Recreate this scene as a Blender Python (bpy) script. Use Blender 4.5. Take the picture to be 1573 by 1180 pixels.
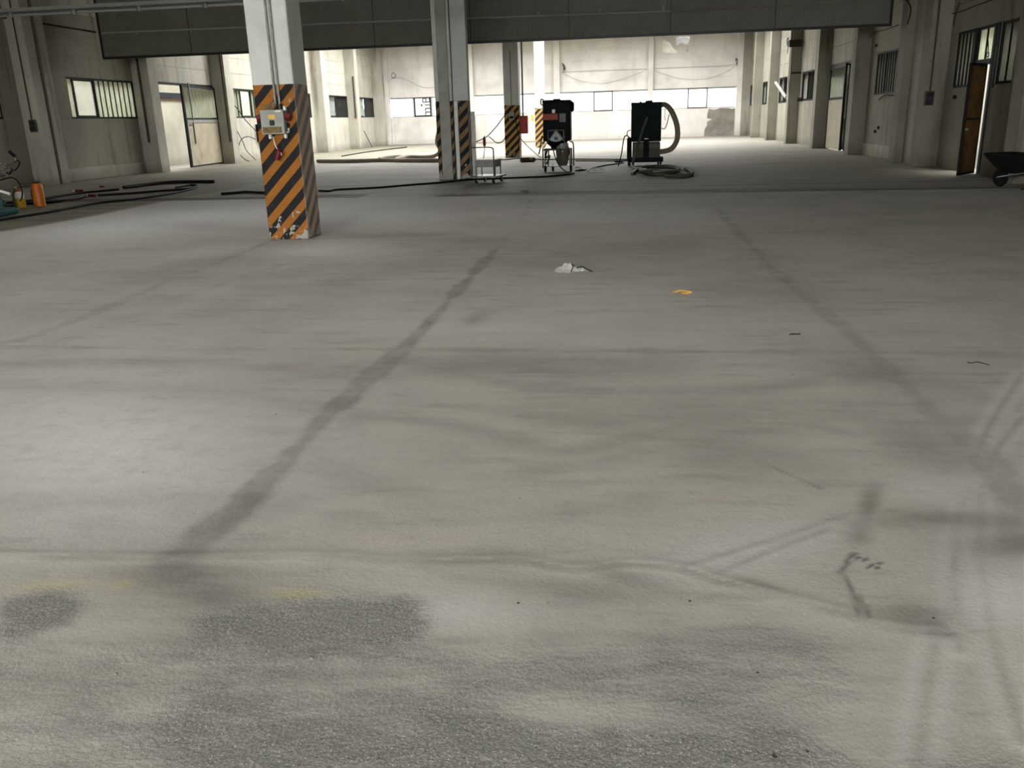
import bpy, bmesh, math, random
import numpy as np
from mathutils import Vector, Matrix
random.seed(7); rng = np.random.default_rng(7)
S = bpy.context.scene
COL = S.collection
for o in list(bpy.data.objects): bpy.data.objects.remove(o)

# ------------------------------------------------------------------ camera
F, PITCH, YAW, ROLL, EYE = 1307.567, .300959, -.140814, -.030167, 1.6
CX, CY = 786.5, 590.0
def cam_axes():
    cy, sy, cp, sp, cr, sr = math.cos(YAW), math.sin(YAW), math.cos(PITCH), math.sin(PITCH), math.cos(ROLL), math.sin(ROLL)
    fwd = Vector((sy*cp, cy*cp, -sp)); right = Vector((cy, -sy, 0)); up = right.cross(fwd)
    return right*cr + up*sr, up*cr - right*sr, fwd
RX, RU, RF = cam_axes()
cam = bpy.data.objects.new('camera', bpy.data.cameras.new('camera')); COL.objects.link(cam)
cam.data.sensor_width = 36; cam.data.lens = F/1573*36; cam.data.clip_start = .05; cam.data.clip_end = 500
cam.matrix_world = Matrix(((RX.x, RU.x, -RF.x, 0), (RX.y, RU.y, -RF.y, 0), (RX.z, RU.z, -RF.z, EYE), (0, 0, 0, 1)))
S.camera = cam
def ray(x, y): return RX*((x-CX)/F) - RU*((y-CY)/F) + RF
def G(x, y, z=0.0):
    d = ray(x, y); t = (z-EYE)/d.z
    return Vector((d.x*t, d.y*t, z))
def onY(x, y, Y):
    d = ray(x, y); t = Y/d.y
    return Vector((d.x*t, Y, EYE+d.z*t))
def onX(x, y, X):
    d = ray(x, y); t = X/d.x
    return Vector((X, d.y*t, EYE+d.z*t))

# ------------------------------------------------------------------ light
SKY = 11.0
w = bpy.data.worlds.new('world'); S.world = w; w.use_nodes = True
bg = w.node_tree.nodes['Background']; bg.inputs[0].default_value = (1, 1, .985, 1); bg.inputs[1].default_value = SKY
S.view_settings.view_transform = 'Standard'; S.view_settings.look = 'None'
S.view_settings.exposure = 0.55; S.view_settings.gamma = 1.0; S.view_settings.use_curve_mapping = False
CEIL = 7.2
SKYL = [(x, x+1, y, y+1) for x in (-9.8, -5.6) for y in (2, 6.5, 11, 15)] + [(-1.4, -.4, 2, 3), (-1.4, -.4, 6.5, 7.5), (2.2, 3.2, 2, 3)]      # small dome lights over the near bays
SKYL += [(-16.8, -13.4, 39, 62), (-10, -7, 40, 62), (-3.2, -.2, 43, 62), (3, 6, 49, 62)]     # broad rooflights over the far bays
GATE = (-9.0, 4.0, 6.0, -10.0)                                                       # x0, x1, height, Y
def portal(name, loc, rot, sx, sy):
    l = bpy.data.lights.new(name, 'AREA'); l.shape = 'RECTANGLE'; l.size = sx; l.size_y = sy
    l.cycles.is_portal = True
    o = bpy.data.objects.new(name, l); COL.objects.link(o); o.location = loc; o.rotation_euler = rot
for (a, b, c, d) in SKYL: portal('daylight_portal', ((a+b)/2, (c+d)/2, CEIL+.31), (0, 0, 0), b-a, d-c)
portal('daylight_portal', ((GATE[0]+GATE[1])/2, GATE[3]-.31, GATE[2]/2), (math.pi/2, 0, math.pi), GATE[1]-GATE[0], GATE[2])
portal('daylight_portal', (-5.4, 67.6, 2.72), (math.pi/2, 0, 0), 26.4, 1.4)

# ------------------------------------------------------------------ helpers
def lin(c):
    return tuple(((v/255)/12.92 if v/255 <= .04045 else ((v/255+.055)/1.055)**2.4) for v in c[:3]) + (1,)
MATS = {}
class NT:
    def __init__(s, m): s.t = m.node_tree; s.n = s.t.nodes; s.l = s.t.links; s.b = s.n['Principled BSDF']
    def new(s, k, **kw):
        n = s.n.new(k)
        for a, v in kw.items(): setattr(n, a, v)
        return n
    def link(s, a, b): s.l.new(a, b)
    def val(s, sock, v):
        if hasattr(v, 'is_output'): s.link(v, sock)
        else: sock.default_value = v
    def math(s, op, a, b=0.0, c=None, clamp=False):
        n = s.new('ShaderNodeMath', operation=op); n.use_clamp = clamp
        s.val(n.inputs[0], a); s.val(n.inputs[1], b)
        if c is not None: s.val(n.inputs[2], c)
        return n.outputs[0]
    def mix(s, f, a, b, mode='MIX'):
        n = s.new('ShaderNodeMix', data_type='RGBA', blend_type=mode)
        s.val(n.inputs[0], f); s.val(n.inputs[6], a); s.val(n.inputs[7], b)
        return n.outputs[2]
    def ramp(s, f, lo, hi, a=0.0, b=1.0):
        n = s.new('ShaderNodeMapRange'); n.clamp = True; n.interpolation_type = 'SMOOTHSTEP'
        s.val(n.inputs[0], f); n.inputs[1].default_value = lo; n.inputs[2].default_value = hi
        n.inputs[3].default_value = a; n.inputs[4].default_value = b
        return n.outputs[0]
    def coord(s, scale=(1, 1, 1), what='Object'):
        tc = s.new('ShaderNodeTexCoord'); mp = s.new('ShaderNodeMapping'); mp.inputs[3].default_value = scale
        s.link(tc.outputs[what], mp.inputs[0]); return mp.outputs[0]
    def noise(s, vec, scale, detail=4, rough=.55, out=0):
        n = s.new('ShaderNodeTexNoise'); s.link(vec, n.inputs['Vector'])
        n.inputs['Scale'].default_value = scale; n.inputs['Detail'].default_value = detail; n.inputs['Roughness'].default_value = rough
        return n.outputs[out]
    def bump(s, h, strength, dist):
        n = s.new('ShaderNodeBump'); n.inputs['Strength'].default_value = strength; n.inputs['Distance'].default_value = dist
        s.link(h, n.inputs['Height']); s.link(n.outputs[0], s.b.inputs['Normal'])
def newmat(name):
    m = bpy.data.materials.new(name); m.use_nodes = True; MATS[name] = m
    return m, NT(m)
def mat(name, col, rough=.6, metal=0.0, var=.18, scale=6, bump=0.0, spec=.4, dirt=None):
    m, t = newmat(name); v = t.coord()
    n = t.noise(v, scale); c = lin(col)
    k = t.ramp(n, .3, .7, 1-var, 1+var*.6)
    h = t.new('ShaderNodeMix', data_type='RGBA', blend_type='MULTIPLY'); h.inputs[0].default_value = 1
    h.inputs[6].default_value = c
    cb = t.new('ShaderNodeCombineColor'); [t.link(k, cb.inputs[i]) for i in range(3)]; t.link(cb.outputs[0], h.inputs[7])
    out = h.outputs[2]
    if dirt: out = t.mix(t.ramp(t.noise(v, scale*.6, 6, .7), .52, .7), out, lin(dirt))
    t.link(out, t.b.inputs['Base Color'])
    t.b.inputs['Roughness'].default_value = rough; t.b.inputs['Metallic'].default_value = metal
    t.b.inputs['Specular IOR Level'].default_value = spec
    if bump: t.bump(t.noise(v, scale*6, 5), bump, .01)
    return m
def plaster(name, col, stain, streak=.5, speck=.5):
    m, t = newmat(name); v = t.coord()
    c = t.mix(t.ramp(t.noise(v, .55, 5, .6), .35, .7), lin(col), lin([x*.9 for x in col]))
    st = t.noise(t.coord((2.2, 2.2, .22)), 1.0, 6, .65)
    c = t.mix(t.math('MULTIPLY', t.ramp(st, .5, .78), streak), c, lin(stain))
    sp = t.noise(v, 3.3, 8, .75)
    c = t.mix(t.math('MULTIPLY', t.ramp(sp, .63, .72), speck), c, lin([x*.75 for x in stain]))
    z = t.new('ShaderNodeSeparateXYZ'); t.link(v, z.inputs[0])
    low = t.math('MULTIPLY', t.ramp(t.math('ADD', z.outputs[2], t.math('MULTIPLY', t.noise(v, 1.6, 5), .5)), .25, .75, 1, 0), .45)
    c = t.mix(low, c, lin(stain))                                    # splash dirt along the foot of the wall
    t.link(c, t.b.inputs['Base Color']); t.b.inputs['Roughness'].default_value = .85; t.b.inputs['Specular IOR Level'].default_value = .2
    t.bump(t.noise(v, 14, 6, .6), .25, .01)
    return m
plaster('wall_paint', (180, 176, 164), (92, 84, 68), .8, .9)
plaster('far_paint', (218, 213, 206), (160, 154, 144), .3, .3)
plaster('wall_paint_shaded', (148, 144, 131), (80, 72, 58), .8, .9)  # wall paint darkened to carry the shade of the right wall and near bays
plaster('pilaster_paint_shaded', (142, 138, 126), (78, 70, 56), .8, .9)  # same pilaster paint, with the right wall's shade put into the colour
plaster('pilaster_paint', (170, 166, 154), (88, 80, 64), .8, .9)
plaster('column_paint', (205, 208, 203), (120, 118, 110), .3, .5)
plaster('ext_white', (222, 221, 214), (150, 144, 128), .4, .2)
mat('bare_render', (128, 124, 114), .9, var=.25, scale=1.6, bump=.3)
mat('dark_frame', (30, 31, 31), .6, scale=9, spec=.12)
mat('dark_conduit', (70, 68, 60), .7, scale=9, spec=.15)
mat('dull_plate', (92, 90, 82), .7, scale=9, spec=.15)
mat('rust_frame', (52, 46, 38), .8, scale=9, spec=.12)
mat('curtain_sheet', (112, 112, 102), .55, var=.12, scale=1.2)
mat('black_rubber', (18, 18, 18), .7, var=.2, spec=.15)
mat('black_plastic', (26, 27, 28), .45)
mat('grey_plastic', (150, 155, 150), .5, var=.1)
mat('white_plastic', (225, 226, 222), .5, var=.08)
mat('box_grey', (150, 153, 144), .5, var=.1, scale=9, dirt=None)
mat('duct_grey', (158, 158, 150), .6, var=.15, scale=3)
mat('box_rust', (118, 98, 66), .8, var=.4, scale=22)
mat('red_plastic', (96, 18, 22), .45, var=.15)
mat('red_paint', (176, 28, 30), .45, var=.1)
mat('yellow_label', (226, 178, 92), .6, var=.1)
mat('orange_plastic', (186, 100, 22), .45, var=.12, scale=12)
mat('yellow_plastic', (205, 160, 52), .45, var=.12, scale=12)
mat('teal_paint', (22, 74, 74), .4, var=.15)
mat('chrome', (200, 200, 198), .25, 1.0, var=.1)
mat('galvanised', (140, 141, 137), .5, .3, var=.2, scale=14)
mat('steel_tube', (96, 100, 98), .45, .6, var=.2, scale=12)
mat('machine_black', (15, 15, 16), .6, var=.2, scale=5, spec=.08, dirt=(26, 25, 23))
mat('machine_green', (8, 25, 25), .6, var=.2, scale=4, spec=.08)
mat('hose_grey', (122, 110, 90), .7, var=.25, scale=14)
mat('hose_dark', (70, 66, 56), .75, var=.25, scale=14)
mat('brown_door', (112, 84, 50), .7, var=.35, scale=2.4, spec=.15, dirt=(62, 46, 28))
mat('door_metal', (172, 162, 140), .6, var=.12, scale=1.5, dirt=(140, 128, 104))
mat('barrow_black', (20, 21, 20), .6, var=.3, spec=.15)
mat('barrow_red', (110, 34, 26), .6, var=.3)
mat('dust_pile', (168, 168, 160), .95, var=.15, scale=16, bump=.5)
mat('yellow_rag', (188, 150, 70), .85, var=.3, scale=40)
mat('paper', (225, 222, 214), .9, var=.08)
mat('stone', (120, 116, 106), .9, var=.4, scale=50)
mat('dark_chip', (44, 42, 38), .9, var=.3, scale=40)
mat('ceiling_paint', (120, 118, 110), .9, var=.1, scale=.6)
mat('ext_ground_mat', (150, 148, 142), .9, var=.15, scale=.4)
mat('hedge_dark', (40, 48, 34), .95, var=.5, scale=3, bump=.8)
mat('fascia_blue', (28, 36, 58), .6)
mat('fascia_brown', (96, 70, 48), .7)
mat('lamp_tube', (140, 140, 134), .35, var=.03)
mat('lamp_rail', (130, 130, 124), .5, var=.08)
mat('sign_white', (112, 114, 112), .6, var=.02)
mat('sign_green', (4, 24, 11), .6, var=.05)
mat('sign_dark_green', (3, 13, 8), .6, var=.05)
mat('sign_red', (44, 6, 8), .6, var=.05)
mat('wood_batten', (206, 200, 188), .7, var=.2, scale=8)
mat('machine_yellow', (170, 140, 60), .6, var=.2)
mat('label_red', (150, 62, 42), .6, var=.15, scale=20)
def sticker(name, ground, ink, sc):
    m, t = newmat(name); v = t.coord((1, 1, sc)); n = t.noise(v, 22, 2)
    t.link(t.mix(t.ramp(n, .5, .54), lin(ground), lin(ink)), t.b.inputs['Base Color']); return m
sticker('sticker_text', (110, 110, 106), (30, 30, 30), 5)
def clear(name, col, alpha, rough=.5, streak=True):
    m, t = newmat(name); v = t.coord((9, 9, .7))
    n = t.noise(v, 2.4, 4)
    tr = t.new('ShaderNodeBsdfTransparent'); tr.inputs[0].default_value = lin(col)
    df = t.new('ShaderNodeBsdfTranslucent'); df.inputs[0].default_value = lin(col)
    g = t.new('ShaderNodeBsdfGlossy'); g.inputs['Roughness'].default_value = .15; g.inputs[0].default_value = (.5, .5, .5, 1)
    mx = t.new('ShaderNodeMixShader')
    t.val(mx.inputs[0], t.ramp(n, .35, .68, 1-alpha, min(1, (1-alpha)*2.2+.05)) if streak else (1-alpha))
    t.link(tr.outputs[0], mx.inputs[1]); t.link(df.outputs[0], mx.inputs[2])
    m2 = t.new('ShaderNodeMixShader'); m2.inputs[0].default_value = .04
    t.link(mx.outputs[0], m2.inputs[1]); t.link(g.outputs[0], m2.inputs[2])
    out = [x for x in t.n if x.type == 'OUTPUT_MATERIAL'][0]; t.link(m2.outputs[0], out.inputs[0]); return m
clear('channel_glass', (196, 198, 186), .45)
clear('channel_glass_dark', (128, 128, 122), .35)  # darker, less clear copy of the channel glass
clear('clear_glass', (238, 240, 238), .92, streak=False)
clear('bag_plastic', (150, 146, 134), .3)
clear('far_glass', (178, 180, 180), .85, streak=False)
def stripes(name, period, top, dusty=True, orange=(152, 96, 32), sx=1.0):
    """hazard paint: diagonal bands below 'top', bare painted concrete above; chips, dust, and a side face lightened against weak light"""
    m, t = newmat(name); v = t.coord(); s = t.new('ShaderNodeSeparateXYZ'); t.link(v, s.inputs[0])
    X, Y, Z = s.outputs
    wob = t.math('MULTIPLY', t.math('SUBTRACT', t.noise(v, 18, 3), .5), .012)
    f = t.math('ADD', t.math('SUBTRACT', Z, t.math('MULTIPLY', t.math('ADD', X, Y), sx)), wob)
    fr = t.math('FRACT', t.math('DIVIDE', f, period))
    ispaint = t.ramp(t.math('ADD', Z, wob), top-.004, top+.004, 1, 0)
    band = t.ramp(fr, .49, .51)
    col = t.mix(band, lin((24, 24, 26)), lin(orange))
    col = t.mix(t.ramp(t.noise(v, 7, 5), .45, .8, 0, .35), col, lin((70, 55, 36)))
    conc = t.mix(t.ramp(t.noise(v, 1.2, 6, .65), .4, .75, 0, .6), lin((206, 208, 202)), lin((172, 172, 164)))
    conc = t.mix(t.ramp(t.noise(v, 5, 8, .75), .62, .75, 0, .5), conc, lin((110, 108, 100)))
    if dusty:
        scol = t.mix(band, lin((94, 91, 88)), lin((200, 168, 142)))  # side-face bands lightened to offset the weak light there, besides the dust
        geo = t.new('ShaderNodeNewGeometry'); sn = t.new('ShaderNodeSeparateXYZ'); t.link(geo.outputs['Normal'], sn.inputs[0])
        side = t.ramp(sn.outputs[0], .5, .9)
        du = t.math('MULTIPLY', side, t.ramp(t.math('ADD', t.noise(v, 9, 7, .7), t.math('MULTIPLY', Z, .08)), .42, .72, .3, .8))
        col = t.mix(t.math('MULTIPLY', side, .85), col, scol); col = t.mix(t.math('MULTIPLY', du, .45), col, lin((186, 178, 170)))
    low = t.ramp(Z, 0, .75, .2, 0)
    chip = t.ramp(t.math('ADD', t.noise(v, 6.5, 5, .6), low), .71, .72)
    chip2 = t.ramp(t.math('ADD', t.noise(v, 30, 3, .5), t.ramp(Z, 0, .5, .12, -.08)), .74, .75)
    chip = t.math('MAXIMUM', chip, chip2)
    col = t.mix(chip, col, lin((158, 157, 150)))
    t.link(t.mix(ispaint, conc, col), t.b.inputs['Base Color']); t.b.inputs['Roughness'].default_value = .7
    t.b.inputs['Specular IOR Level'].default_value = .25
    t.bump(t.math('ADD', t.noise(v, 25, 5), t.math('MULTIPLY', chip, -.6)), .2, .008)
    return m
stripes('hazard_front', .305, 2.17)
stripes('hazard_mid', .34, 2.15, False, (132, 108, 76))
stripes('hazard_rear', .34, 2.2, False, (176, 138, 78))

class MB:
    def __init__(s): s.v = []; s.f = []; s.sm = False
    def add(s, v, f):
        b = len(s.v); s.v += [tuple(p) for p in v]; s.f += [tuple(i+b for i in q) for q in f]; return s
    def box(s, x0, x1, y0, y1, z0, z1):
        return s.add([(x0, y0, z0), (x1, y0, z0), (x1, y1, z0), (x0, y1, z0), (x0, y0, z1), (x1, y0, z1), (x1, y1, z1), (x0, y1, z1)],
                     [(0, 3, 2, 1), (4, 5, 6, 7), (0, 1, 5, 4), (1, 2, 6, 5), (2, 3, 7, 6), (3, 0, 4, 7)])
    def rbox(s, x0, x1, y0, y1, z0, z1, r=.02, seg=2):
        bm = bmesh.new(); bmesh.ops.create_cube(bm, size=1)
        for q in bm.verts: q.co = Vector(((x0+x1)/2+q.co.x*(x1-x0), (y0+y1)/2+q.co.y*(y1-y0), (z0+z1)/2+q.co.z*(z1-z0)))
        bmesh.ops.bevel(bm, geom=list(bm.edges), offset=r, segments=seg, affect='EDGES', profile=.5)
        bm.verts.index_update(); s.add([q.co[:] for q in bm.verts], [[q.index for q in f.verts] for f in bm.faces]); bm.free(); return s
    def tube(s, pts, r, n=8, smooth=0):
        s.sm = True
        P = [Vector(p) for p in pts]
        if smooth: P = spline(P, smooth)
        R = r if isinstance(r, (list, tuple)) else [r]*len(P)
        rings = []; T = (P[1]-P[0]).normalized(); a = T.orthogonal().normalized()
        for i, p in enumerate(P):
            d = (P[min(i+1, len(P)-1)]-P[max(i-1, 0)])
            if d.length < 1e-9: d = T
            d.normalize(); a = (a - d*a.dot(d))
            a = a.normalized() if a.length > 1e-6 else d.orthogonal().normalized()
            b = d.cross(a); rings.append([p + (a*math.cos(2*math.pi*k/n)+b*math.sin(2*math.pi*k/n))*R[i] for k in range(n)])
        v = [q for g in rings for q in g]; f = []
        for i in range(len(rings)-1):
            for k in range(n): f.append((i*n+k, i*n+(k+1) % n, (i+1)*n+(k+1) % n, (i+1)*n+k))
        f.append(tuple(range(n))[::-1]); f.append(tuple(range(len(v)-n, len(v))))
        return s.add(v, f)
    def lathe(s, prof, c=(0, 0, 0), n=20, axis='z'):
        s.sm = True; v = []; f = []
        for (r, h) in prof:
            for k in range(n):
                a = 2*math.pi*k/n; x, y = r*math.cos(a), r*math.sin(a)
                p = {'z': (x, y, h), 'x': (h, x, y), 'y': (x, h, y)}[axis]
                v.append((p[0]+c[0], p[1]+c[1], p[2]+c[2]))
        for i in range(len(prof)-1):
            for k in range(n): f.append((i*n+k, i*n+(k+1) % n, (i+1)*n+(k+1) % n, (i+1)*n+k))
        f.append(tuple(range(n))[::-1]); f.append(tuple(range(len(v)-n, len(v))))
        return s.add(v, f)
    def prism(s, poly, axis, d0, d1):
        n = len(poly); mk = {'x': lambda a, b, d: (d, a, b), 'y': lambda a, b, d: (a, d, b), 'z': lambda a, b, d: (a, b, d)}[axis]
        v = [mk(a, b, d0) for a, b in poly]+[mk(a, b, d1) for a, b in poly]
        f = [tuple(range(n))[::-1], tuple(range(n, 2*n))]+[(i, (i+1) % n, n+(i+1) % n, n+i) for i in range(n)]
        return s.add(v, f)
    def xf(s, M):
        s.v = [tuple(M @ Vector(p)) for p in s.v]; return s
    def build(s, name, m, parent=None, kind=None):
        me = bpy.data.meshes.new(name); me.from_pydata(s.v, [], s.f)
        bm = bmesh.new(); bm.from_mesh(me); bmesh.ops.recalc_face_normals(bm, faces=bm.faces[:])
        if s.sm:
            for e in bm.edges:
                e.smooth = not (len(e.link_faces) == 2 and e.calc_face_angle(0) > .7)
            for q in bm.faces: q.smooth = True
        bm.to_mesh(me); bm.free()
        me.materials.append(MATS[m]); o = bpy.data.objects.new(name, me); COL.objects.link(o)
        if parent: o.parent = parent
        if kind: o['kind'] = kind
        return o
def spline(P, k):
    Q = []
    for i in range(len(P)-1):
        a, b, c, d = P[max(i-1, 0)], P[i], P[i+1], P[min(i+2, len(P)-1)]
        for j in range(k):
            t = j/k
            Q.append(.5*((2*b)+(c-a)*t+(2*a-5*b+4*c-d)*t*t+(3*b-a-3*c+d)*t**3))
    Q.append(P[-1]); return Q
def tag(o, label, cat, group=None):
    o['label'] = label; o['category'] = cat
    if group: o['group'] = group
    return o
def thing(name, label, cat, loc=(0, 0, 0), rz=0, group=None):
    o = bpy.data.objects.new(name, None); COL.objects.link(o); o.location = loc; o.rotation_euler = (0, 0, rz); o.empty_display_size = .1
    return tag(o, label, cat, group)
def struct(name, mb, m): 
    return mb.build(name, m, kind='structure')
def instance(name, data, loc, parent, rz=0):
    o = bpy.data.objects.new(name, data); COL.objects.link(o); o.location = loc; o.rotation_euler = (0, 0, rz); o.parent = parent; return o

# ------------------------------------------------------------------ floor
XL, XR, YN, YF = -19.1, 8.5, -10.0, 67.0
def grid_axis():
    ys = [YN]
    while ys[-1] < 1.3: ys.append(ys[-1]+.25)
    y = ys[-1]
    while y < YF: ys.append(y); y += max(.011, .0062*y)
    ys = sorted(set(round(q, 4) for q in ys))+[YF]
    xs = [0.0]; x = 0
    while x < 20: x += .016 if x < 2.6 else min(.13, .016+(x-2.6)*.02); xs.append(x)
    full = sorted(set([-q for q in xs]+xs)); full = [q for q in full if XL-.3 < q < XR+.3]
    return np.array([XL-.3]+full+[XR+.3]), np.array(ys)
gx, gy = grid_axis()
NXg, NYg = len(gx), len(gy)
VX, VY = np.meshgrid(gx, gy); VX = VX.ravel(); VY = VY.ravel()
# photo pixel of every floor vertex, to look up where the marks on this floor lie
rel = np.stack([VX, VY, np.full_like(VX, -EYE)], 1)
dz = rel @ np.array(RF); ok = dz > .3; dzs = np.where(ok, dz, 1)
PX = np.where(ok, CX + rel @ np.array(RX)/dzs*F, -9999); PY = np.where(ok, CY - rel @ np.array(RU)/dzs*F, -9999)
def seg_dist(pts, width=None):
    """distance in metres from each vertex to a polyline on the floor given as photo pixels"""
    P = [G(*p) for p in pts]; D = np.full(len(VX), 1e9); side = np.zeros(len(VX))
    for a, b in zip(P[:-1], P[1:]):
        dx, dy = b.x-a.x, b.y-a.y; L2 = dx*dx+dy*dy+1e-12
        t = np.clip(((VX-a.x)*dx+(VY-a.y)*dy)/L2, 0, 1)
        ex, ey = VX-a.x-t*dx, VY-a.y-t*dy; d = np.sqrt(ex*ex+ey*ey)
        m = d < D; D = np.where(m, d, D); side = np.where(m, np.sign(dx*ey-dy*ex), side)
    return D, side
def smooth(pts, k=6): return [(p.x, p.y) for p in spline([Vector((a, b, 0)) for a, b in pts], k)]
def line(pts, w, soft=None): 
    d, s = seg_dist(pts); soft = soft or w*.6
    d = np.maximum(0, d+(vnoise(1.7, 51)-.5)*.09+(vnoise(8, 52)-.5)*.04)
    return np.clip((w+soft-d)/soft, 0, 1)
def blob(cx, cy, rx, ry, ang=0.0):
    a = math.radians(ang); dx, dy = PX-cx, PY-cy
    u = (dx*math.cos(a)+dy*math.sin(a))/rx; v = (-dx*math.sin(a)+dy*math.cos(a))/ry
    return np.exp(-(u*u+v*v)*1.2)
def poly(pts):
    inside = np.zeros(len(VX), bool); n = len(pts)
    for i in range(n):
        (x1, y1), (x2, y2) = pts[i], pts[(i+1) % n]
        c = ((y1 > PY) != (y2 > PY)) & (PX < (x2-x1)*(PY-y1)/((y2-y1)+1e-9)+x1); inside ^= c
    return inside.astype(float)
def vnoise(scale, seed):
    r = np.random.default_rng(seed); g = r.random((97, 97)); x = (VX*scale) % 96; y = (VY*scale) % 96
    i, j = x.astype(int), y.astype(int); u, v = x-i, y-j; u = u*u*(3-2*u); v = v*v*(3-2*v)
    return (g[j, i]*(1-u)+g[j, i+1]*u)*(1-v)+(g[j+1, i]*(1-u)+g[j+1, i+1]*u)*v
VZ = np.zeros(len(VX))
dark = np.zeros(len(VX)); rough = dark.copy(); yellow = dark.copy(); white = dark.copy(); old = dark.copy(); smear_shade = dark.copy()
mx = np.maximum
# slab joints, dust packed into them
jA = [(268, 862), (345, 800), (440, 705), (500, 640), (590, 560), (632, 525), (700, 450), (760, 385)]
jB = [(1573, 775), (1500, 690), (1440, 640), (1400, 600), (1340, 545), (1290, 500), (1205, 430), (1150, 375), (1100, 318)]
dark = mx(dark, line(jA, .045, .1)*.5); dark = mx(dark, line([(760, 385), (800, 340), (816, 305)], .03, .1)*.3)
dark = mx(dark, line(jB, .035, .13)*.38)
dark = mx(dark, line([(0, 533), (300, 535), (610, 537)], .01, .08)*.35)
dark = mx(dark, line([(600, 537), (1050, 540), (1300, 541), (1573, 545)], .03, .13)*.38)
dark = mx(dark, line([(0, 528), (60, 515), (240, 440), (330, 405), (430, 366)], .03, .14)*.36)
dark = mx(dark, line([(270, 458), (400, 415), (480, 395)], .05, .15)*.3)
for (a, b, c, d, e, k) in ((800, 562, 260, 22, 0, .5), (1330, 575, 130, 26, 6, .55), (860, 640, 170, 22, 6, .45), (1100, 640, 240, 40, 0, .4), (520, 450, 120, 26, -18, .2),
        (330, 400, 240, 18, -16, .3), (730, 400, 160, 22, 0, .4), (880, 385, 300, 26, 0, .35), (1180, 420, 160, 50, 10, .25), (700, 370, 160, 9, 0, .35),
        (1335, 775, 20, 32, 20, .95), (1320, 820, 24, 26, 10, .6), (1460, 800, 150, 22, 4, .75), (1573, 835, 120, 30, 0, .7), (1420, 690, 120, 40, 20, .55), (1250, 720, 120, 40, 0, .25),
        (1410, 950, 70, 26, 10, .75), (960, 890, 80, 14, 14, .55), (1180, 905, 60, 8, 18, .5), (1120, 700, 160, 40, 10, .35), (760, 850, 130, 8, 0, .4),
        (330, 300, 220, 9, 0, .2), (350, 350, 200, 8, 3, .25), (600, 362, 130, 7, 0, .4), (420, 480, 200, 14, -3, .15), (730, 490, 24, 10, -20, .5), (880, 910, 140, 26, 4, .4)):
    smear_shade = mx(smear_shade, blob(a, b, c, d, e)*k)
for pts, k in (([(620, 556), (800, 590), (1000, 602), (1200, 592), (1350, 566)], .4), ([(545, 640), (700, 655), (880, 692), (1010, 662), (1150, 640), (1420, 692)], .38),
        ([(830, 722), (1000, 694), (1200, 655), (1340, 640)], .3), ([(470, 690), (620, 760), (800, 790), (980, 770)], .18), ([(0, 560), (240, 556), (560, 570)], .3), ([(0, 590), (300, 600), (500, 622)], .22),
        ([(0, 775), (200, 768), (420, 778)], .2), ([(0, 1075), (300, 1068), (700, 1078)], .25), ([(60, 1040), (420, 1048), (900, 1040)], .25), ([(640, 985), (900, 975), (1200, 985)], .25)):
    smear_shade = mx(smear_shade, line(smooth(pts), .015, .16 if pts[0][1] < 800 else .05)*k)
# sweep ridge across the dust and the tracks through it
ridge = smooth([(-60, 852), (120, 855), (240, 857), (480, 853), (590, 861), (690, 862), (800, 861), (880, 874), (960, 866), (1040, 872), (1110, 893), (1180, 910), (1240, 925), (1310, 946), (1380, 965), (1450, 969)])
d, s = seg_dist(ridge)
VZ += (.006*np.exp(-(d/.032)**2) + .005/(1+np.exp(-s*d/.02))*np.exp(-(d/.3)**2))*np.clip((1475-PX)/70, 0, 1)
smear_shade = mx(smear_shade, np.exp(-((d-.02)/.024)**2)*(s < 0)*.85*np.clip((PX+300)/500, .6, 1))  # dark line beside the ridge paints in its shade
for pts, hgt in (([(1050, 873), (1130, 848), (1210, 822), (1310, 788)], .002), ([(1098, 886), (1180, 850), (1270, 815)], .002)):
    d, s = seg_dist(smooth(pts)); VZ += hgt*np.exp(-(d/.025)**2); smear_shade = mx(smear_shade, np.exp(-(d/.018)**2)*.4)
for pts in ([(1573, 572), (1520, 655), (1492, 730), (1470, 830), (1466, 900), (1473, 1000)], [(1573, 640), (1532, 690), (1508, 740), (1502, 830), (1512, 900), (1530, 1000), (1573, 1140)], [(1440, 968), (1425, 1060), (1410, 1180)]):
    d, s = seg_dist(smooth(pts)); VZ += (.002*np.exp(-(d/.022)**2)-.0012*np.exp(-((d-.05)/.022)**2))*(.2+1.2*vnoise(3, 21)); smear_shade = mx(smear_shade, np.exp(-(d/.016)**2)*.28*(.3+vnoise(5, 22))); white = mx(white, np.exp(-((d-.04)/.03)**2)*.2)
for pts in ([(1298, 884), (1312, 915), (1319, 944)], [(1305, 862), (1290, 880)], [(1322, 915), (1326, 934)], [(1332, 930), (1335, 950)], [(1310, 850), (1300, 862)]):
    d, s = seg_dist(pts); VZ -= .003*np.exp(-(d/.014)**2); smear_shade = mx(smear_shade, np.exp(-(d/.011)**2)*.9)
for cx, cy in ((1340, 868), (1352, 866), (1330, 860), (1312, 852), (1318, 858), (1348, 873), (1336, 871)): dark = mx(dark, blob(cx, cy, 9, 3.2, -12)*1.0)
for i in range(14):                                                   # wheel prints
    t = i/13; cx, cy = 1165+t*95, 708+t*42; smear_shade = mx(smear_shade, blob(cx, cy, 7, 2.6, 20)*.75)
for i in range(9): smear_shade = mx(smear_shade, blob(1190+i*9, 700+i*5, 5, 2, 10)*.4)
for i in range(22):                                                   # broom arcs
    t = i/21; d, s = seg_dist([(940+t*200, 880+t*20), (925+t*210, 905+t*12), (900+t*215, 928+t*10)]); VZ += .0016*np.exp(-(d/.008)**2)
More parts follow.
